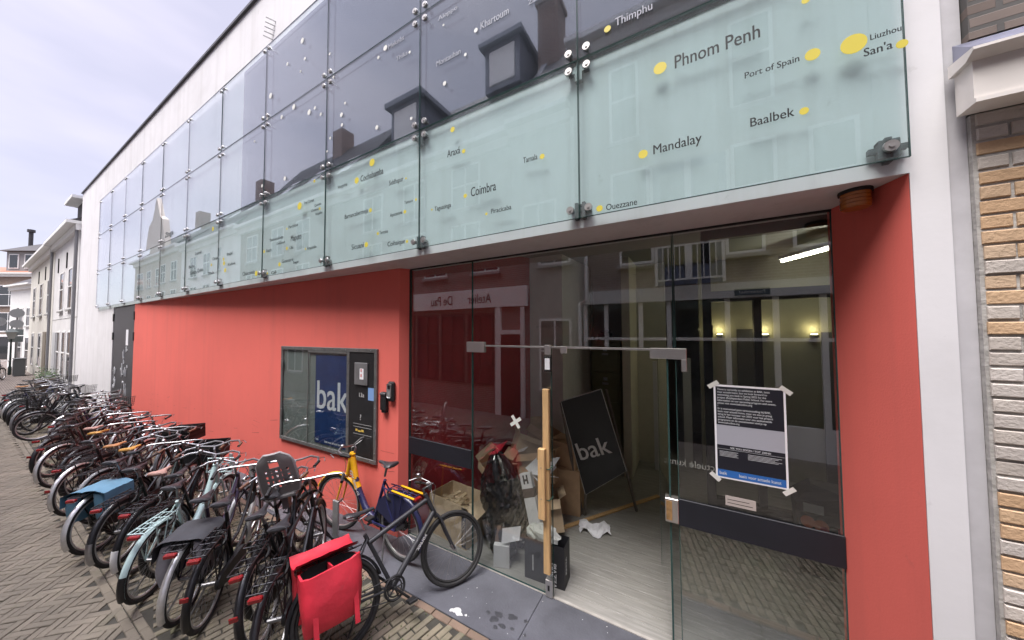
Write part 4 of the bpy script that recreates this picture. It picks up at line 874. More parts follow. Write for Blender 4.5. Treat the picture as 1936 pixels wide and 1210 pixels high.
def carton(label,loc,sz,rz,m=card,flaps=True,tilt=(0,0),fill=None,group=None):
    t=thing('cardboard_box',label,'box',loc,R(rz),group); t.rotation_euler=(R(tilt[0]),R(tilt[1]),R(rz)); W,D,H=sz; h=.006
    mb=MB().box(-W/2,-D/2,0,W/2,-D/2+h,H).box(-W/2,D/2-h,0,W/2,D/2,H).box(-W/2,-D/2+h,0,-W/2+h,D/2-h,H).box(W/2-h,-D/2+h,0,W/2,D/2-h,H).box(-W/2+h,-D/2+h,0,W/2-h,D/2-h,h)
    if not flaps: mb.box(-W/2+.001,-D/2+.001,H,W/2-.001,D/2-.001,H+h)
    mb.build('carton',m,t)
    if flaps:
        f_=MB(); k=.42*D
        f_.add([(-W/2,-D/2,H),(W/2,-D/2,H),(W/2-.01,-D/2-k*.5,H-k*.55),(-W/2+.01,-D/2-k*.5,H-k*.55)],[(0,1,2,3),(3,2,1,0)])
        f_.add([(W/2,-D/2,H),(W/2,D/2,H),(W/2+k*.6,D/2-.01,H+k*.3),(W/2+k*.6,-D/2+.01,H+k*.25)],[(0,1,2,3),(3,2,1,0)])
        f_.add([(-W/2,D/2,H),(-W/2,-D/2,H),(-W/2-k*.3,-D/2+.01,H+k*.6),(-W/2-k*.3,D/2-.01,H+k*.55)],[(0,1,2,3),(3,2,1,0)])
        f_.build('flaps',m,t)
    return t
cb=carton('large open cardboard box full of wood offcuts with black printed edge, behind the left pane',(-2.70,3.33,.004),(.66,.42,.50),-6,card2,flaps=False)
# replace lid: open box with rim
for ch_ in list(cb.children): bpy.data.objects.remove(ch_)
W,D,H=.66,.42,.50; h=.007
MB().box(-W/2,-D/2,0,W/2,-D/2+h,H).box(-W/2,D/2-h,0,W/2,D/2,H).box(-W/2,-D/2+h,0,-W/2+h,D/2-h,H).box(W/2-h,-D/2+h,0,W/2,D/2-h,H).box(-W/2+h,-D/2+h,0,W/2-h,D/2-h,h).box(-W/2+h,-D/2+h,.30,W/2-h,D/2-h,.305).build('carton',card2,cb)
MB().add([(W/2,-D/2,H),(W/2,D/2,H),(W/2+.13,D/2,H-.06),(W/2+.16,-D/2,H-.10)],[(0,1,2,3),(3,2,1,0)]).build('flap',card2,cb)
pr=MB().box(W/2-.07,-D/2-.0035,.02,W/2-.002,-D/2-.0005,H-.01); pr.build('black_print',m_blackmatt,cb)
t_=MB(); write(t_,'opdidoo',.085,(W/2-.013,-D/2-.0042,.05),(0,0,1),(-1,0,0)); t_.build('lettering',mat('print_tan',(.36,.27,.18),.7),cb)
ofc=mat('pale_offcuts',(.50,.38,.23),.75,var=.25,vscale=7)
rg=random.Random(5)
for k in range(16):
    o=thing('wood_offcut','short pale wood offcut heaped in the open cardboard box','wood',(0,0,0),0,'wood offcuts in the open box')
    x,y=rg.uniform(-.2,.2)-2.70,rg.uniform(-.1,.1)+3.33
    o.location=(x,y,.35+rg.uniform(0,.09)); o.rotation_euler=(rg.uniform(-.3,.3),rg.uniform(-.35,.35),rg.uniform(0,3.1))
    L2=rg.uniform(.06,.13); MB().bbox(-L2,-.02,-.01,L2,.02,.01,.002).build('piece',ofc,o)
carton('tall upright cardboard carton leaning at the back of the rubbish heap, small white label',(-2.20,4.15,.62),(.42,.30,.46),38,card2,tilt=(-14,22))
MB()
carton('open cardboard carton with folded out flap beside the wooden door batten',(-1.88,4.10,.50),(.50,.38,.40),15,card,tilt=(-18,-10))
carton('big closed brown cardboard box on the floor beside the A-board',(-1.74,4.62,.004),(.62,.5,.62),8,card,flaps=False)
carton('brown cardboard box stacked on the big box behind the batten',(-1.66,4.66,.635),(.46,.40,.34),-10,card,flaps=False)
carton('flat brown carton under the heap against the red wall',(-2.2,4.3,.004),(.8,.6,.56),12,card,flaps=False)
carton('small open carton tipped over on top of the heap near the red wall',(-2.42,4.0,.56),(.42,.32,.30),-30,card2,tilt=(38,12))
carton('shallow pale carton with loose flaps, low behind the rubbish bag',(-1.72,3.95,.02),(.46,.36,.40),28,card2,tilt=(-6,-8))
carton('brown open carton leaning against the grey pillar above the heap',(-2.15,4.75,.55),(.52,.40,.50),-18,card,tilt=(-10,14))
lp_=thing('loose_paper','pale loose papers and packing card strewn over the cardboard heap','paper',(-1.95,3.92,.90))
rg=random.Random(31)
for k in range(7):
    mbp=MB(); a_=rg.uniform(0,6.3); x,y=rg.uniform(-.35,.3),rg.uniform(-.2,.25); z=rg.uniform(-.12,.08); w1_,h1_=rg.uniform(.07,.14),rg.uniform(.09,.17); tl=rg.uniform(-.5,.5)
    q=[(x+sx1*w1_*math.cos(a_)-sy1*h1_*math.sin(a_),y+sx1*w1_*math.sin(a_)+sy1*h1_*math.cos(a_),z+sx1*tl*w1_+sy1*.3*h1_) for sx1,sy1 in ((-1,-1),(1,-1),(1,1),(-1,1))]
    mbp.add(q+[(a,b,c+.004) for a,b,c in q],[(3,2,1,0),(4,5,6,7),(0,1,5,4),(1,2,6,5),(2,3,7,6),(3,0,4,7)]).build('sheet',paper if k%3 else card2,lp_)
# rubbish bag: crumpled black film
bagm=mat('bin_bag_film',(.012,.012,.013),.16,spec=.8,var=.3,vscale=14)
def bag(label,loc,rx,ry,h,seed,lean=0):
    rg=random.Random(seed); t=thing('rubbish_bag',label,'bin bag',loc)
    nr,na=22,40; vs=[];fs=[]
    ph=[(rg.uniform(3,17),rg.uniform(2,11),rg.uniform(0,6.3),rg.uniform(.012,.05)) for _ in range(16)]
    for i in range(nr+1):
        tt=i/nr; prof=math.sin(PI*min(1,(tt*.93+.07)))**.55*(1-.35*tt)
        for k in range(na):
            a=2*PI*k/na; d_=sum(am*abs(math.sin(fa*a*.5+fz*tt+p_)) for fa,fz,p_,am in ph)-.2
            q=prof*(1+d_*.9)+rg.uniform(-.025,.025)
            vs.append((math.cos(a)*rx*q+lean*tt,math.sin(a)*ry*q,tt*h*(1+.05*math.sin(3*a))))
    for i in range(nr):
        for k in range(na): fs.append((i*na+k,i*na+(k+1)%na,(i+1)*na+(k+1)%na,(i+1)*na+k))
    fs.append(tuple(range(na-1,-1,-1))); fs.append(tuple(nr*na+k for k in range(na)))
    MB().add(vs,fs).build('bag',bagm,t); return t
bag('tall crumpled shiny black rubbish bag behind the glass',(-2.02,3.50,.005),.36,.28,1.06,4,-.20)
bag('small black rubbish bag end slumped on the floor before the tall one',(-1.95,3.22,.005),.17,.13,.40,9,.02)
# long white box leaning on the bag
lb=thing('long_box','long white and brown carton with black print leaning upright on the rubbish bag','box',(-1.60,3.42,.30)); lb.rotation_euler=(R(-12),R(-17),R(10))
wcard=mat('white_carton',(.62,.62,.63),.6,var=.05)
MB().bbox(-.07,-.045,0,.07,.045,.50,.003).build('carton',wcard,lb); MB().box(-.0715,-.0465,.36,.0715,.0465,.46).build('brown_band',mat('brown_band',(.06,.04,.035),.6),lb); MB().bbox(-.07,-.045,.501,.07,.045,.63,.003).build('carton_end',wcard,lb)
t_=MB().box(-.035,-.0468,.51,-.015,-.0455,.61).box(.01,-.0468,.51,.03,-.0455,.61).box(-.015,-.0468,.54,.01,-.0455,.565); t_.build('black_print',m_blackmatt,lb)
# small opened white carton on the floor
sb=thing('small_carton','small opened white carton with brown inside standing on the floor left of the black bag','box',(-1.86,3.10,.005),R(20))
MB().bbox(-.12,-.03,0,.06,.03,.24,.003).build('carton',wcard,sb); MB().add([(-.12,.03,.24),(.06,.03,.24),(.07,.10,.36),(-.10,.11,.38)],[(0,1,2,3),(3,2,1,0)]).build('inner_flap',mat('brown_inside',(.10,.055,.035),.8),sb)
MB().add([(-.03,-.03,.26),(.17,-.02,.31),(.19,.0,.46),(-.02,-.01,.42)],[(0,1,2,3),(3,2,1,0)]).box(.12,-.03,.32,.15,-.026,.36).build('lid_flap',paper,sb)
# black paper carrier bag
pb=thing('paper_bag','black paper carrier bag reading PIAZZA DORO standing at the foot of the wooden batten','bag',(-1.38,3.19,.005),R(4))
MB().box(-.22,-.10,0,.22,-.096,.42).box(-.22,.096,0,.22,.10,.42).box(-.22,-.096,0,-.216,.096,.42).box(.216,-.096,0,.22,.096,.42).box(-.216,-.096,0,.216,.096,.01).build('bag_body',mat('black_paper',(.02,.02,.023),.55,var=.15),pb)
t_=MB(); write(t_,'PIAZZA',.072,(.085,-.1008,.24),(0,0,-1),(1,0,0)); write(t_,'DORO',.072,(.03,-.1008,.24),(0,0,-1),(1,0,0)); t_.box(-.13,-.1012,.10,-.118,-.1002,.26); write(t_,'PIAZZA',.05,(.2208,-.02,.12),(0,0,1),(0,-1,0)); t_.build('lettering',mat('print_white',(.6,.6,.6),.6),pb)
cr_=MB(); rg=random.Random(8)
def crumple(mb,c,rx,ry,rz,seed,n=14,m=8):
    rg=random.Random(seed); vs=[];fs=[]
    for i in range(m+1):
        a=PI*i/m
        for k in range(n):
            b=2*PI*k/n; q=rg.uniform(.72,1.12); vs.append((c[0]+rx*q*math.sin(a)*math.cos(b),c[1]+ry*q*math.sin(a)*math.sin(b),c[2]+rz*q*math.cos(a)))
    for i in range(m):
        for k in range(n): fs.append((i*n+k,(i+1)*n+k,(i+1)*n+(k+1)%n,i*n+(k+1)%n))
    mb.add(vs,fs)
wp=thing('crumpled_packaging','crumpled white wrapping stuffed in the top of the black paper bag','packaging',(-1.40,3.19,.42))
q_=MB(); crumple(q_,(0,0,.03),.17,.085,.10,3); crumple(q_,(-.12,.0,.02),.10,.08,.08,6); q_.build('wrapping',mat('wrap_white',(.55,.56,.53),.6,var=.08),wp)
fp=thing('crumpled_sheet','crumpled white sheet of paper lying on the entrance floor','paper',(-1.14,4.23,.006),R(15))
rg=random.Random(2); vs=[];fs=[]
for i in range(8):
    for j in range(10): vs.append((-.2+.4*j/9+rg.uniform(-.015,.015),-.13+.26*i/7+rg.uniform(-.012,.012)+.05*math.sin(j),max(.0,.015+.03*math.sin(i*1.3+j*.9)+rg.uniform(-.012,.02))))
for i in range(7):
    for j in range(9): fs.append((i*10+j,i*10+j+1,i*10+j+11,i*10+j+10))
MB().add(vs+[(x,y,z+.002) for x,y,z in vs],[tuple(reversed(q)) for q in fs]+[tuple(k+80 for k in q) for q in fs]).build('sheet',paper,fp)
fl_=thing('floor_batten','long pale timber batten lying across the entrance floor','timber',(-1.02,4.78,.004)); o=MB().bbox(-.95,-.03,0,.95,.03,.022,.003).build('batten',wood,fl_); fl_.rotation_euler=(0,0,math.atan2(1.49,1.04))
# wooden battens strapped to the door edge
w1=thing('door_batten','tall raw pine batten strapped along the glass door edge','timber',(-1.262,2.925,.26)); MB().bbox(-.033,-.022,0,.033,.022,1.80,.004).build('batten',wood,w1)
MB().tube([(-.036,-.026,1.02),(.036,-.026,1.02),(.04,.07,1.02),(-.036,.07,1.02)],.006,5,True).tube([(-.036,-.026,.72),(.036,-.026,.72),(.04,.07,.72),(-.036,.07,.72)],.006,5,True).build('tie',mat('green_cord',(.06,.13,.09),.7),w1)
w2=thing('short_batten','shorter pine block screwed onto the tall door batten','timber',(-1.292,2.876,.80)); MB().bbox(-.036,-.022,0,.036,.024,.68,.004).build('batten',wood,w2)
MB().sph((0,-.022,.2),.006,6,4).sph((0,-.022,.5),.006,6,4).build('screws',dullsteel,w2)
# filing cabinet row, bin, lamps
fcab=thing('filing_cabinet','tall olive steel filing cabinet in the dim passage behind the A-board','cabinet',(-1.48,6.5,0))
MB().bbox(-.30,0,0,.28,.5,2.45,.005).build('carcass',mat('olive_steel',(.13,.125,.07),.5,.2,var=.12),fcab)
for k in range(4):
    dr=MB().bbox(-.27,-.02,.06+.59*k,.25,.0,.62+.59*k,.004).build('drawer',MATS['olive_steel'],fcab); MB().bbox(-.07,-.045,.38+.59*k,.05,-.02,.42+.59*k,.003).box(-.05,-.025,.46+.59*k,.03,-.0205,.52+.59*k).build('handle',dullsteel,dr)
bt=thing('bulldog_clip','dark object standing on top of the filing cabinet','box',(-1.5,6.7,2.452)); MB().bbox(-.16,-.1,0,.1,.1,.14,.01).bbox(-.12,-.08,.14,.06,.08,.22,.02).build('body',m_blackmatt,bt)
bt.name='storage_tin'
bn=thing('delivery_crate','dark crate with orange and white stickers inside the right pane','crate',(1.22,4.75,.004),R(-6)); bn.scale=(.8,.8,.8)
cl=MB().loft([[(-.24,-.2,0),(.24,-.2,0),(.24,.2,0),(-.24,.2,0)],[(-.28,-.24,.95),(.28,-.24,.95),(.28,.24,.95),(-.28,.24,.95)],[(-.10,-.10,1.18),(.28,-.24,1.12),(.28,.24,1.12),(-.1,.1,1.18)]]); cl.build('body',mat('crate_black',(.02,.02,.022),.5),bn)
MB().box(-.2,-.262,.85,.0,-.245,.96).build('pale_sticker',mat('sticker_pale',(.5,.55,.55),.5),bn)
st2=MB()
for X,Z in ((-.16,.72),(-.03,.70)): st2.cyl((X,-.245,Z),(X,-.262,Z),.075,n=18)
st2.build('orange_sticker',mat('sticker_orange',(.65,.17,.07),.5),bn); MB().cyl((.0,-.24,.66),(.0,-.268,.66),.045,n=16).box(.13,-.258,.60,.24,-.24,.72).build('white_sticker',mat('sticker_red',(.5,.05,.06),.5),bn)
lampm=mat('warm_lamp',(1,.9,.6),.4,emit=(1.0,.86,.42,2.5)); 
for i,(X,lab) in enumerate(((.51,'lit wall lamp on the corridor wall, left one behind the dark frame post'),(1.19,'lit wall lamp on the corridor wall between the two dark doors'),(1.84,'lit wall lamp on the corridor wall, farthest right behind the glass'))):
    s_=thing('wall_lamp',lab,'wall lamp',(X,7.19,2.50),0,'lit corridor wall lamps')
    MB().cyl((0,-.09,.0),(0,-.09,.06),.05,.065,14).box(-.03,-.09,-.01,.03,.01,.03).build('holder',satin,s_,True); MB().cyl((0,-.09,.061),(0,-.09,.075),.045,n=12).build('bulb',lampm,s_)
    ld=bpy.data.lights.new('lamp_light','POINT'); ld.energy=.45; ld.color=(1,.84,.45); ld.shadow_soft_size=.05
    lo=bpy.data.objects.new('lamp_light',ld); C.objects.link(lo); lo.parent=s_; lo.location=(0,-.09,.16)
tb=thing('tube_lamp','lit fluorescent tube under the interior ceiling at the right','ceiling lamp',(1.62,6.0,3.78)); tb.rotation_euler=(0,0,R(-62))
MB().bbox(-.62,-.05,.0,.62,.05,.06,.006).build('batten',paper,tb); MB().cyl((-.6,0,-.03),(.6,0,-.03),.016,n=10).build('tube',mat('tube_lit',(1,1,.9),.4,emit=(1,.97,.80,10)),tb,True)
ex=thing('exit_sign','small dark running man exit sign hanging by the left corridor lamp','exit sign',(.33,6.9,2.74)); MB().bbox(-.06,-.02,-.22,.06,.02,.0,.004).build('box',m_blackmatt,ex); MB().box(-.045,-.0225,-.2,-.015,-.0205,-.03).box(-.014,-.0225,-.13,.03,-.0205,-.09).build('symbol',mat('sign_pale',(.5,.55,.5),.6),ex)
hk=thing('hook_rail','pale wall rail with coat hooks on the grey pillar','hook rail',(-2.2,5.19,2.72)); q_=MB().bbox(-.22,-.02,-.01,.26,0,.015,.003)
for k in range(5): q_.tube([(-.16+.09*k,-.02,0),(-.16+.09*k,-.07,-.03),(-.16+.09*k,-.08,.03)],.007,5)
q_.build('rail',MATS['post_white'],hk)
# posters on the glass
po=thing('notice_poster','black and grey notice poster taped to the right glass pane, blue strip at its foot','poster',(.17,2.9755,1.50))
PWd,PHt=.425,.70
MB().box(-.008,-.0015,-.012,PWd+.008,0,PHt+.012).build('sheet',paper,po)
blk=MB().box(.005,-.0025,.40,PWd-.005,-.0016,PHt-.002).box(.005,-.0025,.055,PWd-.005,-.0016,.245).build('black_field',mat('poster_black',(.012,.013,.02),.45),po)
MB().box(.005,-.0025,.2455,PWd-.005,-.0016,.3995).build('grey_field',mat('poster_grey',(.36,.37,.42),.5),po)
MB().box(.005,-.0025,.0,PWd-.005,-.0016,.0545).build('blue_strip',mat('poster_blue',(.025,.13,.42),.5),po)
t_=MB(); lines=['There is currently no exhibition at BAK, basis','voor actuele kunst, but we look forward to','welcoming you back in Spring 2022 for the','project (Re)dependent Public School. For more','information on our upcoming program and events,','please visit www.bakonline.org','/','Er is momenteel geen tentoonstelling bij BAK,','basis voor actuele kunst, maar we zien je graag','terug in het voorjaar van 2022 voor het project','school. Meer informatie over ons aankomende','programma en de evenementen vind je op','www.bakonline.org']
for k,s in enumerate(lines): write(t_,s,.0205,(.015,-.0027,PHt-.03-.0215*k),(1,0,0),(0,0,1),sx=.86,ext=.0002)
write(t_,'SEE YOU SOON / TOT ZIENS!',.019,(.09,-.0027,.222),(1,0,0),(0,0,1),ext=.0002)
t_.box(.005,-.0028,.213,PWd-.005,-.0026,.2145)
for k in range(5): t_.box(.02,-.0028,.195-.009*k,.14-.01*(k%2),-.0026,.1975-.009*k); t_.box(.20,-.0028,.195-.009*k,.40-.02*(k%3),-.0026,.1975-.009*k)
write(t_,'bak',.035,(.015,-.0027,.017),(1,0,0),(0,0,1),ext=.0002); write(t_,'basis voor actuele kunst',.033,(.14,-.0027,.017),(1,0,0),(0,0,1),sx=.78,ext=.0002)
t_.build('lettering',mat('poster_white',(.62,.64,.66),.6),po)
for X,Z,a_ in ((-.01,PHt+.01,35),(PWd+.01,PHt+.0,-38),(-.012,-.01,-40),(PWd+.01,-.02,40)):
    c_,s_=math.cos(R(a_)),math.sin(R(a_)); tp=MB().add([(X+x*c_-z*s_,-.003+dy,Z+x*s_+z*c_) for dy in (0,-.0008) for x,z in ((-.04,-.016),(.04,-.016),(.04,.016),(-.04,.016))],[(0,1,2,3),(7,6,5,4),(0,4,5,1),(1,5,6,2),(2,6,7,3),(3,7,4,0)]); tp.build('tape',mat('masking_tape',(.66,.66,.62),.6),po)
xm=thing('tape_cross','white cross of tape stuck on the glass door','tape',(-1.64,2.9775,1.67)); q_=MB()
for a_ in (35,-55):
    c_,s_=math.cos(R(a_)),math.sin(R(a_)); q_.add([(x*c_-z*s_,dy-(.001 if a_>0 else 0),x*s_+z*c_) for dy in (0,-.0008) for x,z in ((-.075,-.018),(.075,-.018),(.075,.018),(-.075,.018))],[(0,1,2,3),(7,6,5,4),(0,4,5,1),(1,5,6,2),(2,6,7,3),(3,7,4,0)])
q_.build('tape',MATS['masking_tape'],xm)
sk=thing('small_sign','small pale sticker with text line low on the right pane','sticker',(.22,2.978,1.285)); MB().box(0,-.001,0,.19,0,.075).build('sheet',mat('sticker_buff',(.45,.40,.37),.6),sk); t_=MB(); write(t_,'please use the other',.018,(.012,-.0015,.045),(1,0,0),(0,0,1),ext=.0002); t_.box(.012,-.0018,.02,.17,-.0012,.024); t_.build('print',ink,sk)
for ch_ in list(sk.children):
    if ch_.name.startswith('print'): bpy.data.objects.remove(ch_)
MB().box(.012,-.0018,.02,.17,-.0012,.024).box(.012,-.0018,.045,.15,-.0012,.049).build('print',ink,sk)
ms_=thing('mirror_lettering','white lettering actuele kunst on the inner glass, seen mirrored','lettering',(0,0,0)); lt.build('letters',mat('letter_white',(.55,.55,.52),.6),ms_)

# ================================================================ NEIGHBOURS
nb=thing('brick_house','neighbouring house of buff and orange brick with cream ledge, right of the gallery','house',(1.25,2.5,0))
def npart(mb,n,m): o=mb.build(n,m); o.parent=nb; o.location=-nb.location; return o
# real courses: stretchers over headers, each brick its own piece
brp=MB(); bro_=MB(); brk=brp; rg=random.Random(11); z=.0; row=0; tone=0
def wallbrick(x0,x1,z0,z1):
    z0+=rg.uniform(-.0015,.0015); z1+=rg.uniform(-.0015,.0015); x0+=rg.uniform(-.002,.002); x1+=rg.uniform(-.002,.002)
    d=rg.uniform(-.003,.003); y=2.478+d; b_=.004
    brk.add([(x0,2.52,z0),(x1,2.52,z0),(x1,2.52,z1),(x0,2.52,z1),(x0,y+b_,z0),(x1,y+b_,z0),(x1,y+b_,z1),(x0,y+b_,z1),(x0+b_,y,z0+b_),(x1-b_,y,z0+b_),(x1-b_,y,z1-b_),(x0+b_,y,z1-b_)],
      [(0,1,5,4),(1,2,6,5),(2,3,7,6),(3,0,4,7),(4,5,9,8),(5,6,10,9),(6,7,11,10),(7,4,8,11),(8,9,10,11)])
BX0=1.278
while z<3.70:
    tone=1 if (2.55<z<3.36 or 1.48<z<1.86 or z<.55) else 0
    brk=bro_ if tone else brp
    if rg.random()<.2: brk=brp if tone else bro_
    if row%2: 
        x=BX0
        while x<4.2: wallbrick(x,x+.2,z+.006,z+.067); x+=.2105
    else:
        x=BX0
        while x<4.2: wallbrick(x,x+.0945,z+.006,z+.067); x+=.1053
    z+=.0745; row+=1
npart(brp,'brick_courses',islandmat('buff_bricks',[(.50,.455,.415),(.55,.50,.455),(.53,.475,.42),(.57,.525,.485),(.48,.43,.385)],.85,bump=.45)); npart(bro_,'brick_courses',islandmat('orange_bricks',[(.56,.37,.22),(.60,.42,.26),(.55,.36,.21),(.58,.44,.31),(.57,.39,.24)],.85,bump=.45))
npart(MB().box(1.264,2.487,0,6,3,3.72),'mortar',mat('pale_mortar',(.42,.405,.38),.95,var=.25,vscale=12,bump=.3))
lg_=MB().prism_ax([(2.476,3.705),(2.345,3.715),(2.345,3.735),(2.355,3.74),(2.36,3.90),(2.335,3.93),(2.335,3.935)],1.155,6,0) if False else MB().prism_ax([(2.476,3.72),(2.35,3.72),(2.35,3.74),(2.36,3.742),(2.36,3.925),(2.476,3.925)],1.215,6,0).prism_ax([(2.476,3.926),(2.36,3.926),(2.31,3.955),(2.31,3.968),(2.476,3.99)],1.195,6,0)
npart(lg_,'ledge',mat('cream_paint',(.74,.70,.66),.55,var=.05,vscale=4))
npart(MB().prism_ax([(2.469,3.992),(2.34,3.978),(2.34,3.984),(2.469,4.09)],1.21,6,0),'flashing',mat('zinc_sheet',(.30,.31,.40),.35,.8,var=.15))
npart(MB().box(1.266,2.47,4.10,6,3,9),'upper_wall',brickmat('dark_brick',(.13,.10,.085),(.20,.16,.14),(.10,.095,.09),bw=.21,bh=.068))
def house(name,label,x0,x1,y0,dep,h,wallm,roofm,ridge=2.6,loc=None,gut=True,par=True):
    t=thing(name,label,'house',(x0,y0,0))
    def hp(mb,n,m,par=None): 
        o=mb.build(n,m); o.parent=par or t
        if par is None: o.location=-t.location
        return o
    hp(MB().box(x0,y0,0,x1,y0+dep,h),'wall',wallm)
    s=1 if dep>0 else -1
    rf=MB().prism_ax([(y0-s*.28,h+.12),(y0+dep*.5,h+ridge+.1),(y0+dep+s*.1,h+.1),(y0+dep*.5,h+ridge-.06) if False else (y0+dep*.5,h+.1)],x0,x1,0)
    hp(rf,'roof',roofm)
    if gut: hp(MB().box(x0-.02,min(y0,y0-s*.38),h-.02,x1+.02,max(y0,y0-s*.38),h+.11).box(x0,min(y0-s*.001,y0-s*.14),h-.28,x1,max(y0-s*.001,y0-s*.14),h-.021),'gutter',mat('cornice_white',(.80,.80,.78),.6,var=.06))
    return t,hp
darkgl=mat('window_glass_dark',(.02,.024,.028),.06,spec=.9); frame_w=mat('frame_white',(.82,.82,.80),.5)
def win(hp,x0,x1,z0,z1,y,s,nm='window',mull=1,sill=True,fm=frame_w,gl=darkgl,rec=.06):
    """window flush in a wall whose outside faces -s"""
    f=.06
    fr=MB(); ya,yb=sorted((y-s*.03,y-s*.0005))
    fr.box(x0,ya,z0,x0+f,yb,z1).box(x1-f,ya,z0,x1,yb,z1).box(x0+f,ya,z0,x1-f,yb,z0+f).box(x0+f,ya,z1-f,x1-f,yb,z1)
    zm=z0+(z1-z0)*.55; fr.box(x0+f,ya,zm-.025,x1-f,yb,zm+.025)
    for k in range(1,mull+1):
        X=x0+(x1-x0)*k/(mull+1); fr.box(X-.025,ya+.002,z0+f,X+.025,yb-.002,zm-.025).box(X-.025,ya+.002,zm+.025,X+.025,yb-.002,z1-f)
    o=hp(fr,nm,fm); ga,gb=sorted((y-s*.012,y-s*.002))
    hp(MB().box(x0+f,ga,z0+f,x1-f,gb,z1-f),'pane',gl,o)
    if sill: 
        sa,sb_=sorted((y-s*.09,y-s*.031)); hp(MB().box(x0-.06,sa,z0-.08,x1+.06,sb_,z0-.001),'sill',mat('sill_grey',(.35,.34,.33),.8),o)
    return o
wr=mat('offwhite_stucco',(.66,.65,.645),.85,var=.09,vscale=1.3,bump=.2); cream=mat('cream_stucco',(.64,.62,.565),.85,var=.08,vscale=1.3,bump=.2); rooft=mat('dark_roof_tiles',(.045,.042,.045),.7,var=.3,vscale=20)
h1,hp=house('white_house','two storey off-white stucco house with tall narrow windows directly left of the gallery',-29.6,-22.62,2.5,8,7.35,wr,rooft)
for X in (-24.5,-26.9): win(hp,X-.5,X+.5,3.75,5.65,2.5,1,mull=0)
for X in (-24.2,-25.7,-27.3): win(hp,X-.45,X+.45,.5,2.75,2.5,1,mull=0,sill=False)
hp(MB().box(-28.9,2.46,0,-28.0,2.499,2.7),'door',mat('door_grey',(.45,.46,.47),.5))
hp(MB().tube([(-22.72,2.4,0),(-22.72,2.4,7.3)],.05,8),'downpipe',mat('pipe_grey',(.2,.2,.21),.5)); 
for X in (-23.4,-25.7,-28.2): hp(MB().box(X-.03,2.46,5.75,X+.03,2.499,6.5),'wall_anchor',m_blackmatt)
hp(MB().box(-29.6,2.49,3.35,-22.64,2.499,3.37),'string_line',mat('line_grey',(.4,.4,.39),.8))
dk_=hp(MB().box(-24.6,2.6,7.5,-23.0,4.4,8.5),'dormer',rooft); hp(MB().box(-24.75,2.25,8.5,-22.85,4.5,8.62),'dormer_roof',MATS['cornice_white'],dk_)
h2,hp=house('cream_house','two storey cream stucco house beyond the off-white one',-40.6,-29.63,2.5,8,7.3,cream,rooft)
for X in (-31.3,-34.6,-38): win(hp,X-.6,X+.6,3.75,5.7,2.5,1,mull=0)
for X in (-34.4,-37.8): win(hp,X-.6,X+.6,.6,2.7,2.5,1,mull=0,sill=False)
hp(MB().box(-32.9,2.47,0,-31.7,2.499,2.75),'door',mat('door_brownish',(.2,.17,.13),.6))
hp(MB().tube([(-29.75,2.4,0),(-29.75,2.4,7.2)],.05,8),'downpipe',MATS['pipe_grey'])
for X in (-30.5,-33,-36): hp(MB().box(X-.03,2.46,5.8,X+.03,2.499,6.6),'wall_anchor',m_blackmatt)
# small white house on the bend and brick house closing the street
def oriented(name,label,p0,p1,h,dep,wallm,roofm,wins,rid=2.2,cat='house'):
    p0,p1=Vector((*p0,0)),Vector((*p1,0)); L=(p1-p0).length; t=thing(name,label,cat,p0,math.atan2(p1.y-p0.y,p1.x-p0.x))
    def hp(mb,n,m,par=None): return mb.build(n,m,par or t)
    hp(MB().box(0,0,0,L,dep,h),'wall',wallm); hp(MB().prism_ax([(-.25,h+.1),(dep+.1,h+.1),(dep*.5,h+rid)],-.02,L+.02,0),'roof',roofm)
    hp(MB().box(-.05,-.34,h-.02,L+.05,-.001,h+.099).box(-.02,-.12,h-.3,L+.02,-.001,h-.021),'gutter',MATS['cornice_white'])
    for a in wins: win(hp,a[0],a[1],a[2],a[3],0,1,mull=a[4] if len(a)>4 else 0)
    return t,hp,L
h3,hp,L3=oriented('corner_house','low white corner house with stepped cornice at the bend of the street',(-46.3,2.0),(-41.9,2.75),6.3,6,mat('white_stucco',(.74,.74,.73),.8,var=.06),rooft,[(1.9,2.6,3.2,4.6),(3.2,3.9,3.2,4.6),(1.8,2.6,.7,2.4),(3.2,4.0,.2,2.4)])
tree_m=mat('shrub_leaf',(.04,.07,.025),.7,var=.5,vscale=3)
h4,hp,L4=oriented('end_house','brown brick house with tiled roof edge and roof lantern closing the street','' and 0 or (-73,-4),(-60.5,3.9),9.0,9,brickmat('brown_brick',(.24,.15,.10),(.19,.115,.08),(.28,.25,.22)),mat('orange_tiles',(.28,.12,.075),.75,var=.25,vscale=9),[(8.2,10.4,5.6,7.8,1),(11.4,13.4,5.6,7.8,1),(8.2,10.4,2.9,4.9,1),(11.4,13.4,2.9,4.9,1)],rid=1.6)
hp(MB().box(7.0,-.25,.0,14.6,-.005,2.3),'shop_front',darkgl); hp(MB().box(6.9,-.6,2.35,14.7,-.005,2.6),'shop_canopy',frame_w)
la=hp(MB().box(10.2,1.2,9.3,13.6,4.6,11.7),'roof_lantern',mat('lantern_grey',(.26,.26,.26),.7)); 
lr=MB().loft([[(9.8,.8,11.7),(14.0,.8,11.7),(14.0,5,11.7),(9.8,5,11.7)],[(11.6,2.6,12.9),(12.2,2.6,12.9),(12.2,3.2,12.9),(11.6,3.2,12.9)]]).cyl((10.9,2.4,12.2),(10.9,2.4,14.2),.16,n=8).cyl((10.9,2.4,14.2),(10.9,2.4,14.5),.28,n=8); lr.build('lantern_roof',rooft,la)
MB().box(10.5,1.14,9.8,11.5,1.199,11.4).box(12.1,1.14,9.8,13.3,1.199,11.4).build('lantern_window',frame_w,la)
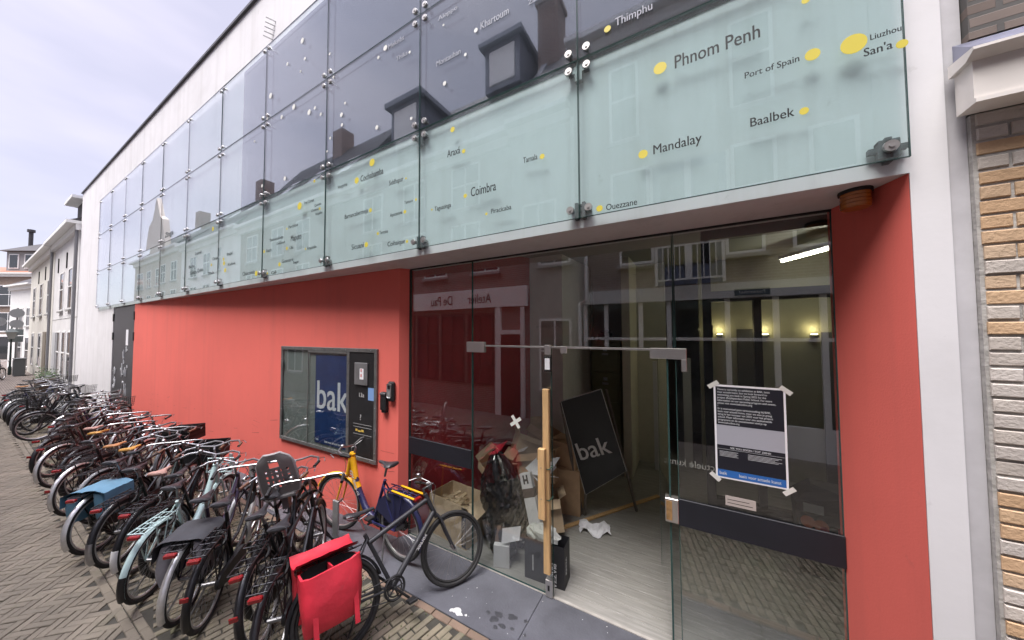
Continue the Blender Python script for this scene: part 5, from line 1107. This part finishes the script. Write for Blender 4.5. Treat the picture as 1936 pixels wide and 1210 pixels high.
MB().box(10.6,1.12,9.9,11.4,1.139,11.3).box(12.2,1.12,9.9,13.2,1.139,11.3).build('lantern_pane',darkgl,la)
# sign pole, lamp, planter, bollards
sp_=thing('sign_pole','grey pole with two round signs and square plates seen from behind, far down the street','sign',(-38.7,1.95,0),R(72))
MB().cyl((0,0,0),(0,0,4.35),.045,n=8).build('pole',dullsteel,sp_,True); sgn=mat('sign_back_grey',(.34,.35,.36),.5,.3)
MB().cyl((0,-.05,4.0),(0,-.075,4.0),.29,n=24).cyl((0,-.05,3.3),(0,-.075,3.3),.27,n=24).build('round_sign',sgn,sp_); MB().bbox(-.27,-.075,2.55,.27,-.05,2.95,.004).bbox(-.27,-.075,2.1,.27,-.05,2.5,.004).build('plate',mat('plate_greygreen',(.22,.25,.25),.5,.3),sp_)
sp2=thing('round_road_sign','single round road sign on a bracket left of the sign pole','sign',(-39.9,1.35,0),R(72)); MB().cyl((0,0,0),(0,0,3.6),.04,n=8).build('pole',dullsteel,sp2); MB().cyl((0,-.05,3.45),(0,-.075,3.45),.3,n=24).build('round_sign',sgn,sp2)
lm=thing('street_lantern','old fashioned black street lantern on a post beside the signs','street lamp',(-38.2,1.75,0)); MB().tube([(0,0,0),(0,0,.5),(0,0,.55),(0,0,2.3)],[.07,.07,.045,.035],10).build('post',mat('lamp_green',(.015,.03,.025),.4),lm,True)
MB().loft([[(x*.11,y*.11,2.32) for x,y in ((-1,-1),(1,-1),(1,1),(-1,1))],[(x*.2,y*.2,2.75) for x,y in ((-1,-1),(1,-1),(1,1),(-1,1))]]).build('lamp_glass',mat('lamp_glass',(.35,.36,.34),.2),lm); MB().loft([[(x*.26,y*.26,2.75) for x,y in ((-1,-1),(1,-1),(1,1),(-1,1))],[(x*.05,y*.05,2.98) for x,y in ((-1,-1),(1,-1),(1,1),(-1,1))]]).cyl((0,0,2.98),(0,0,3.1),.03,n=6).build('lamp_cap',MATS['lamp_green'],lm)
pl=thing('planter','dark wooden planter box with leafy plants in front of the off-white house','planter',(-25.2,2.05,0)); MB().bbox(-.9,-.25,0,.9,.25,.65,.01).box(-.93,-.28,.56,.93,.28,.63).build('box',mat('brown_planks',(.07,.045,.03),.8,var=.3),pl)
fo=MB(); rg=random.Random(4)
for k in range(420):
    x,y,z=rg.uniform(-.85,.85),rg.uniform(-.28,.28),.62+abs(rg.gauss(0,.2)); a_=rg.uniform(0,6.3); e=rg.uniform(-.6,.9); L2=rg.uniform(.05,.12)
    d1=Vector((math.cos(a_)*math.cos(e),math.sin(a_)*math.cos(e),math.sin(e)))*L2; s1=d1.cross(Vector((.3,.2,1))).normalized()*L2*.3; p=Vector((x,y,z)); fo.add([p,p+d1*.5+s1,p+d1,p+d1*.5-s1],[(0,1,2,3)])
fo.build('leaves',tree_m,pl); 
for i,(X,Y) in enumerate(((-29.5,1.0),(-31.5,.75))):
    b_=thing('bollard',['black bollard with pale band nearer to the bicycles','black bollard with pale band farther down the street'][i],'bollard',(X,Y,0),0,'bollards along the street'); MB().tube([(0,0,0),(0,0,.85),(0,0,.95)],[.08,.07,.03],10).build('post',m_blackmatt,b_,True); MB().cyl((0,0,.7),(0,0,.76),.078,n=12).build('band',paper,b_)
ub=thing('utility_box','dark grey street cabinet beside the sign pole','street cabinet',(-36.8,2.0,0)); MB().bbox(-.4,-.2,.0,.4,.2,1.05,.02).bbox(-.43,-.23,1.05,.43,.23,1.11,.01).build('body',mat('cabinet_grey',(.11,.12,.12),.5),ub); MB().bbox(-.33,-.22,.1,.33,-.201,.98,.003).build('door',MATS['cabinet_grey'],ub)

# ================================================================ OPPOSITE SIDE OF THE STREET (seen in the glass)
OY=-2.62
bro=brickmat('street_brick',(.24,.145,.115),(.19,.115,.09),(.30,.27,.25)); bro2=brickmat('street_brick_two',(.27,.18,.14),(.21,.14,.11),(.33,.30,.27))
tiles=brickmat('ridged_dark_tiles',(.022,.021,.024),(.034,.032,.036),(.004,.004,.005),bw=.24,bh=.20,ms=.03,rough=.6); litgl=mat('curtained_glass',(.75,.77,.8),.1)
def ohouse(name,label,x0,x1,h,wm,ridge,rm,dep=-5.6):
    return house(name,label,x0,x1,OY,dep,h,wm,rm,ridge)
oa,hp=ohouse('workshop_house','dark brick workshop house across the street with white sign board over dark doors',-12,-4.25,8.15,bro,3.9,tiles)
hp(MB().box(-11.5,OY+.002,3.42,-4.26,OY+.10,4.05),'sign_board',mat('board_white_paint',(.85,.84,.82),.6,var=.05))
t_=MB(); 
for s,X in (('Atelier',-5.55),('De Pau',-7.15)): write(t_,s,.47,(X,OY+.104,3.57),(-1,0,0),(0,0,1),sx=.74)
o=hp(t_,'sign_lettering',mat('sign_black',(.02,.02,.02),.6))
dwood=mat('dark_shop_wood',(.035,.024,.022),.5,var=.2)
for k in range(5):
    X=-11.3+k*1.18; win(hp,X,X+1.05,.9,3.25,OY,-1,mull=1,fm=dwood,sill=False)
hp(MB().box(-5.42,OY+.002,0,-5.22,OY+.09,3.40).box(-4.5,OY+.002,0,-4.38,OY+.09,3.4).box(-5.22,OY+.002,2.55,-4.5,OY+.09,2.68),'door_frame',frame_w); hp(MB().box(-5.22,OY+.002,0,-4.5,OY+.06,2.55),'door',dwood)
for X in (-10.8,-8.6,-6.4):
    for z in (4.6,6.4): win(hp,X,X+1.1,z,z+1.35,OY,-1,mull=1)
dr=hp(MB().box(-10.3,OY-2.6,9.6,-8.7,OY-.9,11.6).box(-10.5,OY-2.8,11.6,-8.5,OY-.7,11.8),'dormer',MATS['roof_zinc'] if 'roof_zinc' in MATS else mat('roof_zinc',(.2,.21,.24),.5,.4)); hp(MB().box(-10.1,OY-.9,9.9,-8.9,OY-.86,11.4),'dormer_window',frame_w,dr)
dr=hp(MB().box(-6.1,OY-3.2,11.0,-4.7,OY-1.5,12.6).box(-6.25,OY-3.3,12.6,-4.55,OY-1.3,12.75),'dormer',MATS['roof_zinc']); hp(MB().box(-5.9,OY-1.5,11.2,-4.9,OY-1.46,12.4),'dormer_window',frame_w,dr)
ck=hp(MB().box(-4.45,OY-3.2,11.6,-3.7,OY-2.4,14.2).box(-4.52,OY-3.27,14.2,-3.63,OY-2.33,14.35),'chimney',bro); MB().cyl((-4.25,OY-2.8,14.35),(-4.25,OY-2.8,14.75),.1,.08,10).cyl((-3.9,OY-2.8,14.35),(-3.9,OY-2.8,14.7),.1,.08,10).build('chimney_pot',bro,ck); hp(MB().prism_ax([(OY-.4,8.6),(OY-2.9,12.4),(OY-3.0,12.4),(OY-3.0,12.9),(OY-.2,8.7)],-4.32,-4.1,0),'gable_coping',mat('coping_lead',(.22,.23,.25),.6))
og,hp=ohouse('narrow_house','narrow grey painted house across the street between workshop and shop',-4.24,-2.5,8.3,mat('grey_painted_wall',(.33,.32,.29),.8,var=.06),4.0,tiles)
win(hp,-3.9,-2.9,.9,3.0,OY,-1,fm=frame_w); win(hp,-3.9,-2.9,4.6,6.1,OY,-1); hp(MB().tube([(-2.62,OY+.12,0),(-2.62,OY+.12,3.4),(-2.42,OY+.12,3.5),(-2.42,OY+.12,8)],.05,8),'downpipe',frame_w)
ob,hp=ohouse('shop_house','flat roofed brick house across the street with white shop windows and street name plate',-2.49,2.75,9.7,bro2,.15,mat('flat_roof_grey',(.24,.25,.27),.7))
hp(MB().box(-2.45,OY+.002,3.36,2.7,OY+.16,3.70),'fascia_beam',mat('concrete_beam',(.62,.63,.61),.7,var=.08))
for a in (-2.47,-1.91,-1.05,-.41,.77,1.62,2.36): hp(MB().box(a-.05,OY+.002,0,a+.05,OY+.1,3.35),'post',frame_w)
hp(MB().box(-2.42,OY+.002,2.40,2.7,OY+.085,2.47),'transom',frame_w); hp(MB().box(-2.45,OY+.001,.02,2.7,OY+.02,3.35),'shop_glass',darkgl); hp(MB().box(-2.45,OY+.021,0,-.41,OY+.08,.75).box(1.62,OY+.021,0,2.7,OY+.08,.66),'stall_riser',frame_w)
for X0_,X1_ in ((-1.55,-.72),(.78,1.5),(1.95,2.6)): win(hp,X0_,X1_,4.35,6.3,OY,-1,mull=0)
fd=hp(MB().box(-.66,OY+.002,3.75,.72,OY+.05,6.2),'french_door',mat('blue_grey_paint',(.10,.12,.19),.5)); hp(MB().box(-.5,OY+.051,4.2,-.05,OY+.056,6.0).box(.12,OY+.051,4.2,.57,OY+.056,6.0),'pane',darkgl,fd); hp(MB().box(-.03,OY+.052,3.85,.09,OY+.09,6.2).box(-.7,OY+.051,3.75,-.64,OY+.1,6.2).box(.70,OY+.051,3.75,.76,OY+.1,6.2),'frame',frame_w,fd)
bl=MB().box(-.66,OY+.28,4.62,.72,OY+.31,4.66).box(-.66,OY+.28,3.82,.72,OY+.31,3.86)
for k in range(12): bl.box(-.64+k*.12,OY+.285,3.86,-.62+k*.12,OY+.305,4.62)
hp(bl,'balustrade',frame_w)
for x0_,x1_ in ((-1.55,-.9),(.8,1.5)): win(hp,x0_,x1_,7.0,8.8,OY,-1,mull=0)
ns=thing('street_name_plate','dark street name plate reading Pauwenhof on the beam across the street','street sign',(1.21,OY+.162,3.475)); MB().bbox(-.31,0,-.075,.31,.012,.075,.004).build('plate',mat('plate_blue_grey',(.045,.075,.10),.4),ns); t_=MB(); write(t_,'Pauwenhof',.105,(.235,.0125,-.035),(-1,0,0),(0,0,1)); t_.build('lettering',MATS['decal_white'],ns)
rm_=MB(); ob2=None
for i,(x0_,x1_,hh,wm,rdg,lab,nm) in enumerate(((-21,-12.02,8.2,bro2,4.4,'brick terrace house across the street with skylights in its tiled roof','terrace_house'),(-30,-21.02,8.4,mat('pale_stucco_opposite',(.8,.79,.76),.8,var=.06),3.6,'pale stucco house across the street beyond the terrace','stucco_house'),(-42,-30.02,8.6,mat('buff_wall_opposite',(.52,.46,.39),.8,var=.1),3.2,'buff gabled house far across the street','gable_house'),(2.77,12,8.8,bro,3.5,'dark brick house across the street, out at the right','side_house'))):
    o_,hp=ohouse(nm,lab,x0_,x1_,hh,wm,rdg,tiles)
    X=x0_+.8
    while X<x1_-1.4:
        for z in (.9,4.3,6.3): win(hp,X,X+1.15,z,z+(1.9 if z<1 else 1.4),OY,-1,mull=1)
        X+=2.3
    hp(MB().box((x0_+x1_)/2-.4,OY-3.1,hh+rdg-1.0,(x0_+x1_)/2+.4,OY-2.4,hh+rdg+1.1),'chimney',bro)
    if i==3: continue
    for k in range(3):
        X=x0_+1.6+k*2.6; y_a=OY-.9; sl_=rdg/3.08; za=hh+.12+ (1.18)*sl_
        hp(MB().add([(X,OY-.9,hh+.25+1.18*sl_*.95),(X+.9,OY-.9,hh+.25+1.18*sl_*.95),(X+.9,OY-1.6,hh+.25+1.88*sl_*.95),(X,OY-1.6,hh+.25+1.88*sl_*.95)],[(0,1,2,3)]),'skylight',litgl)
    if i==2: hp(MB().prism_ax([(-38.4,8.6),(-33.4,8.6),(-34.2,11.2),(-35.0,11.6),(-35.9,13.2),(-36.8,11.6),(-37.6,11.2)],OY-.3,OY+.02,1),'gable',wm)
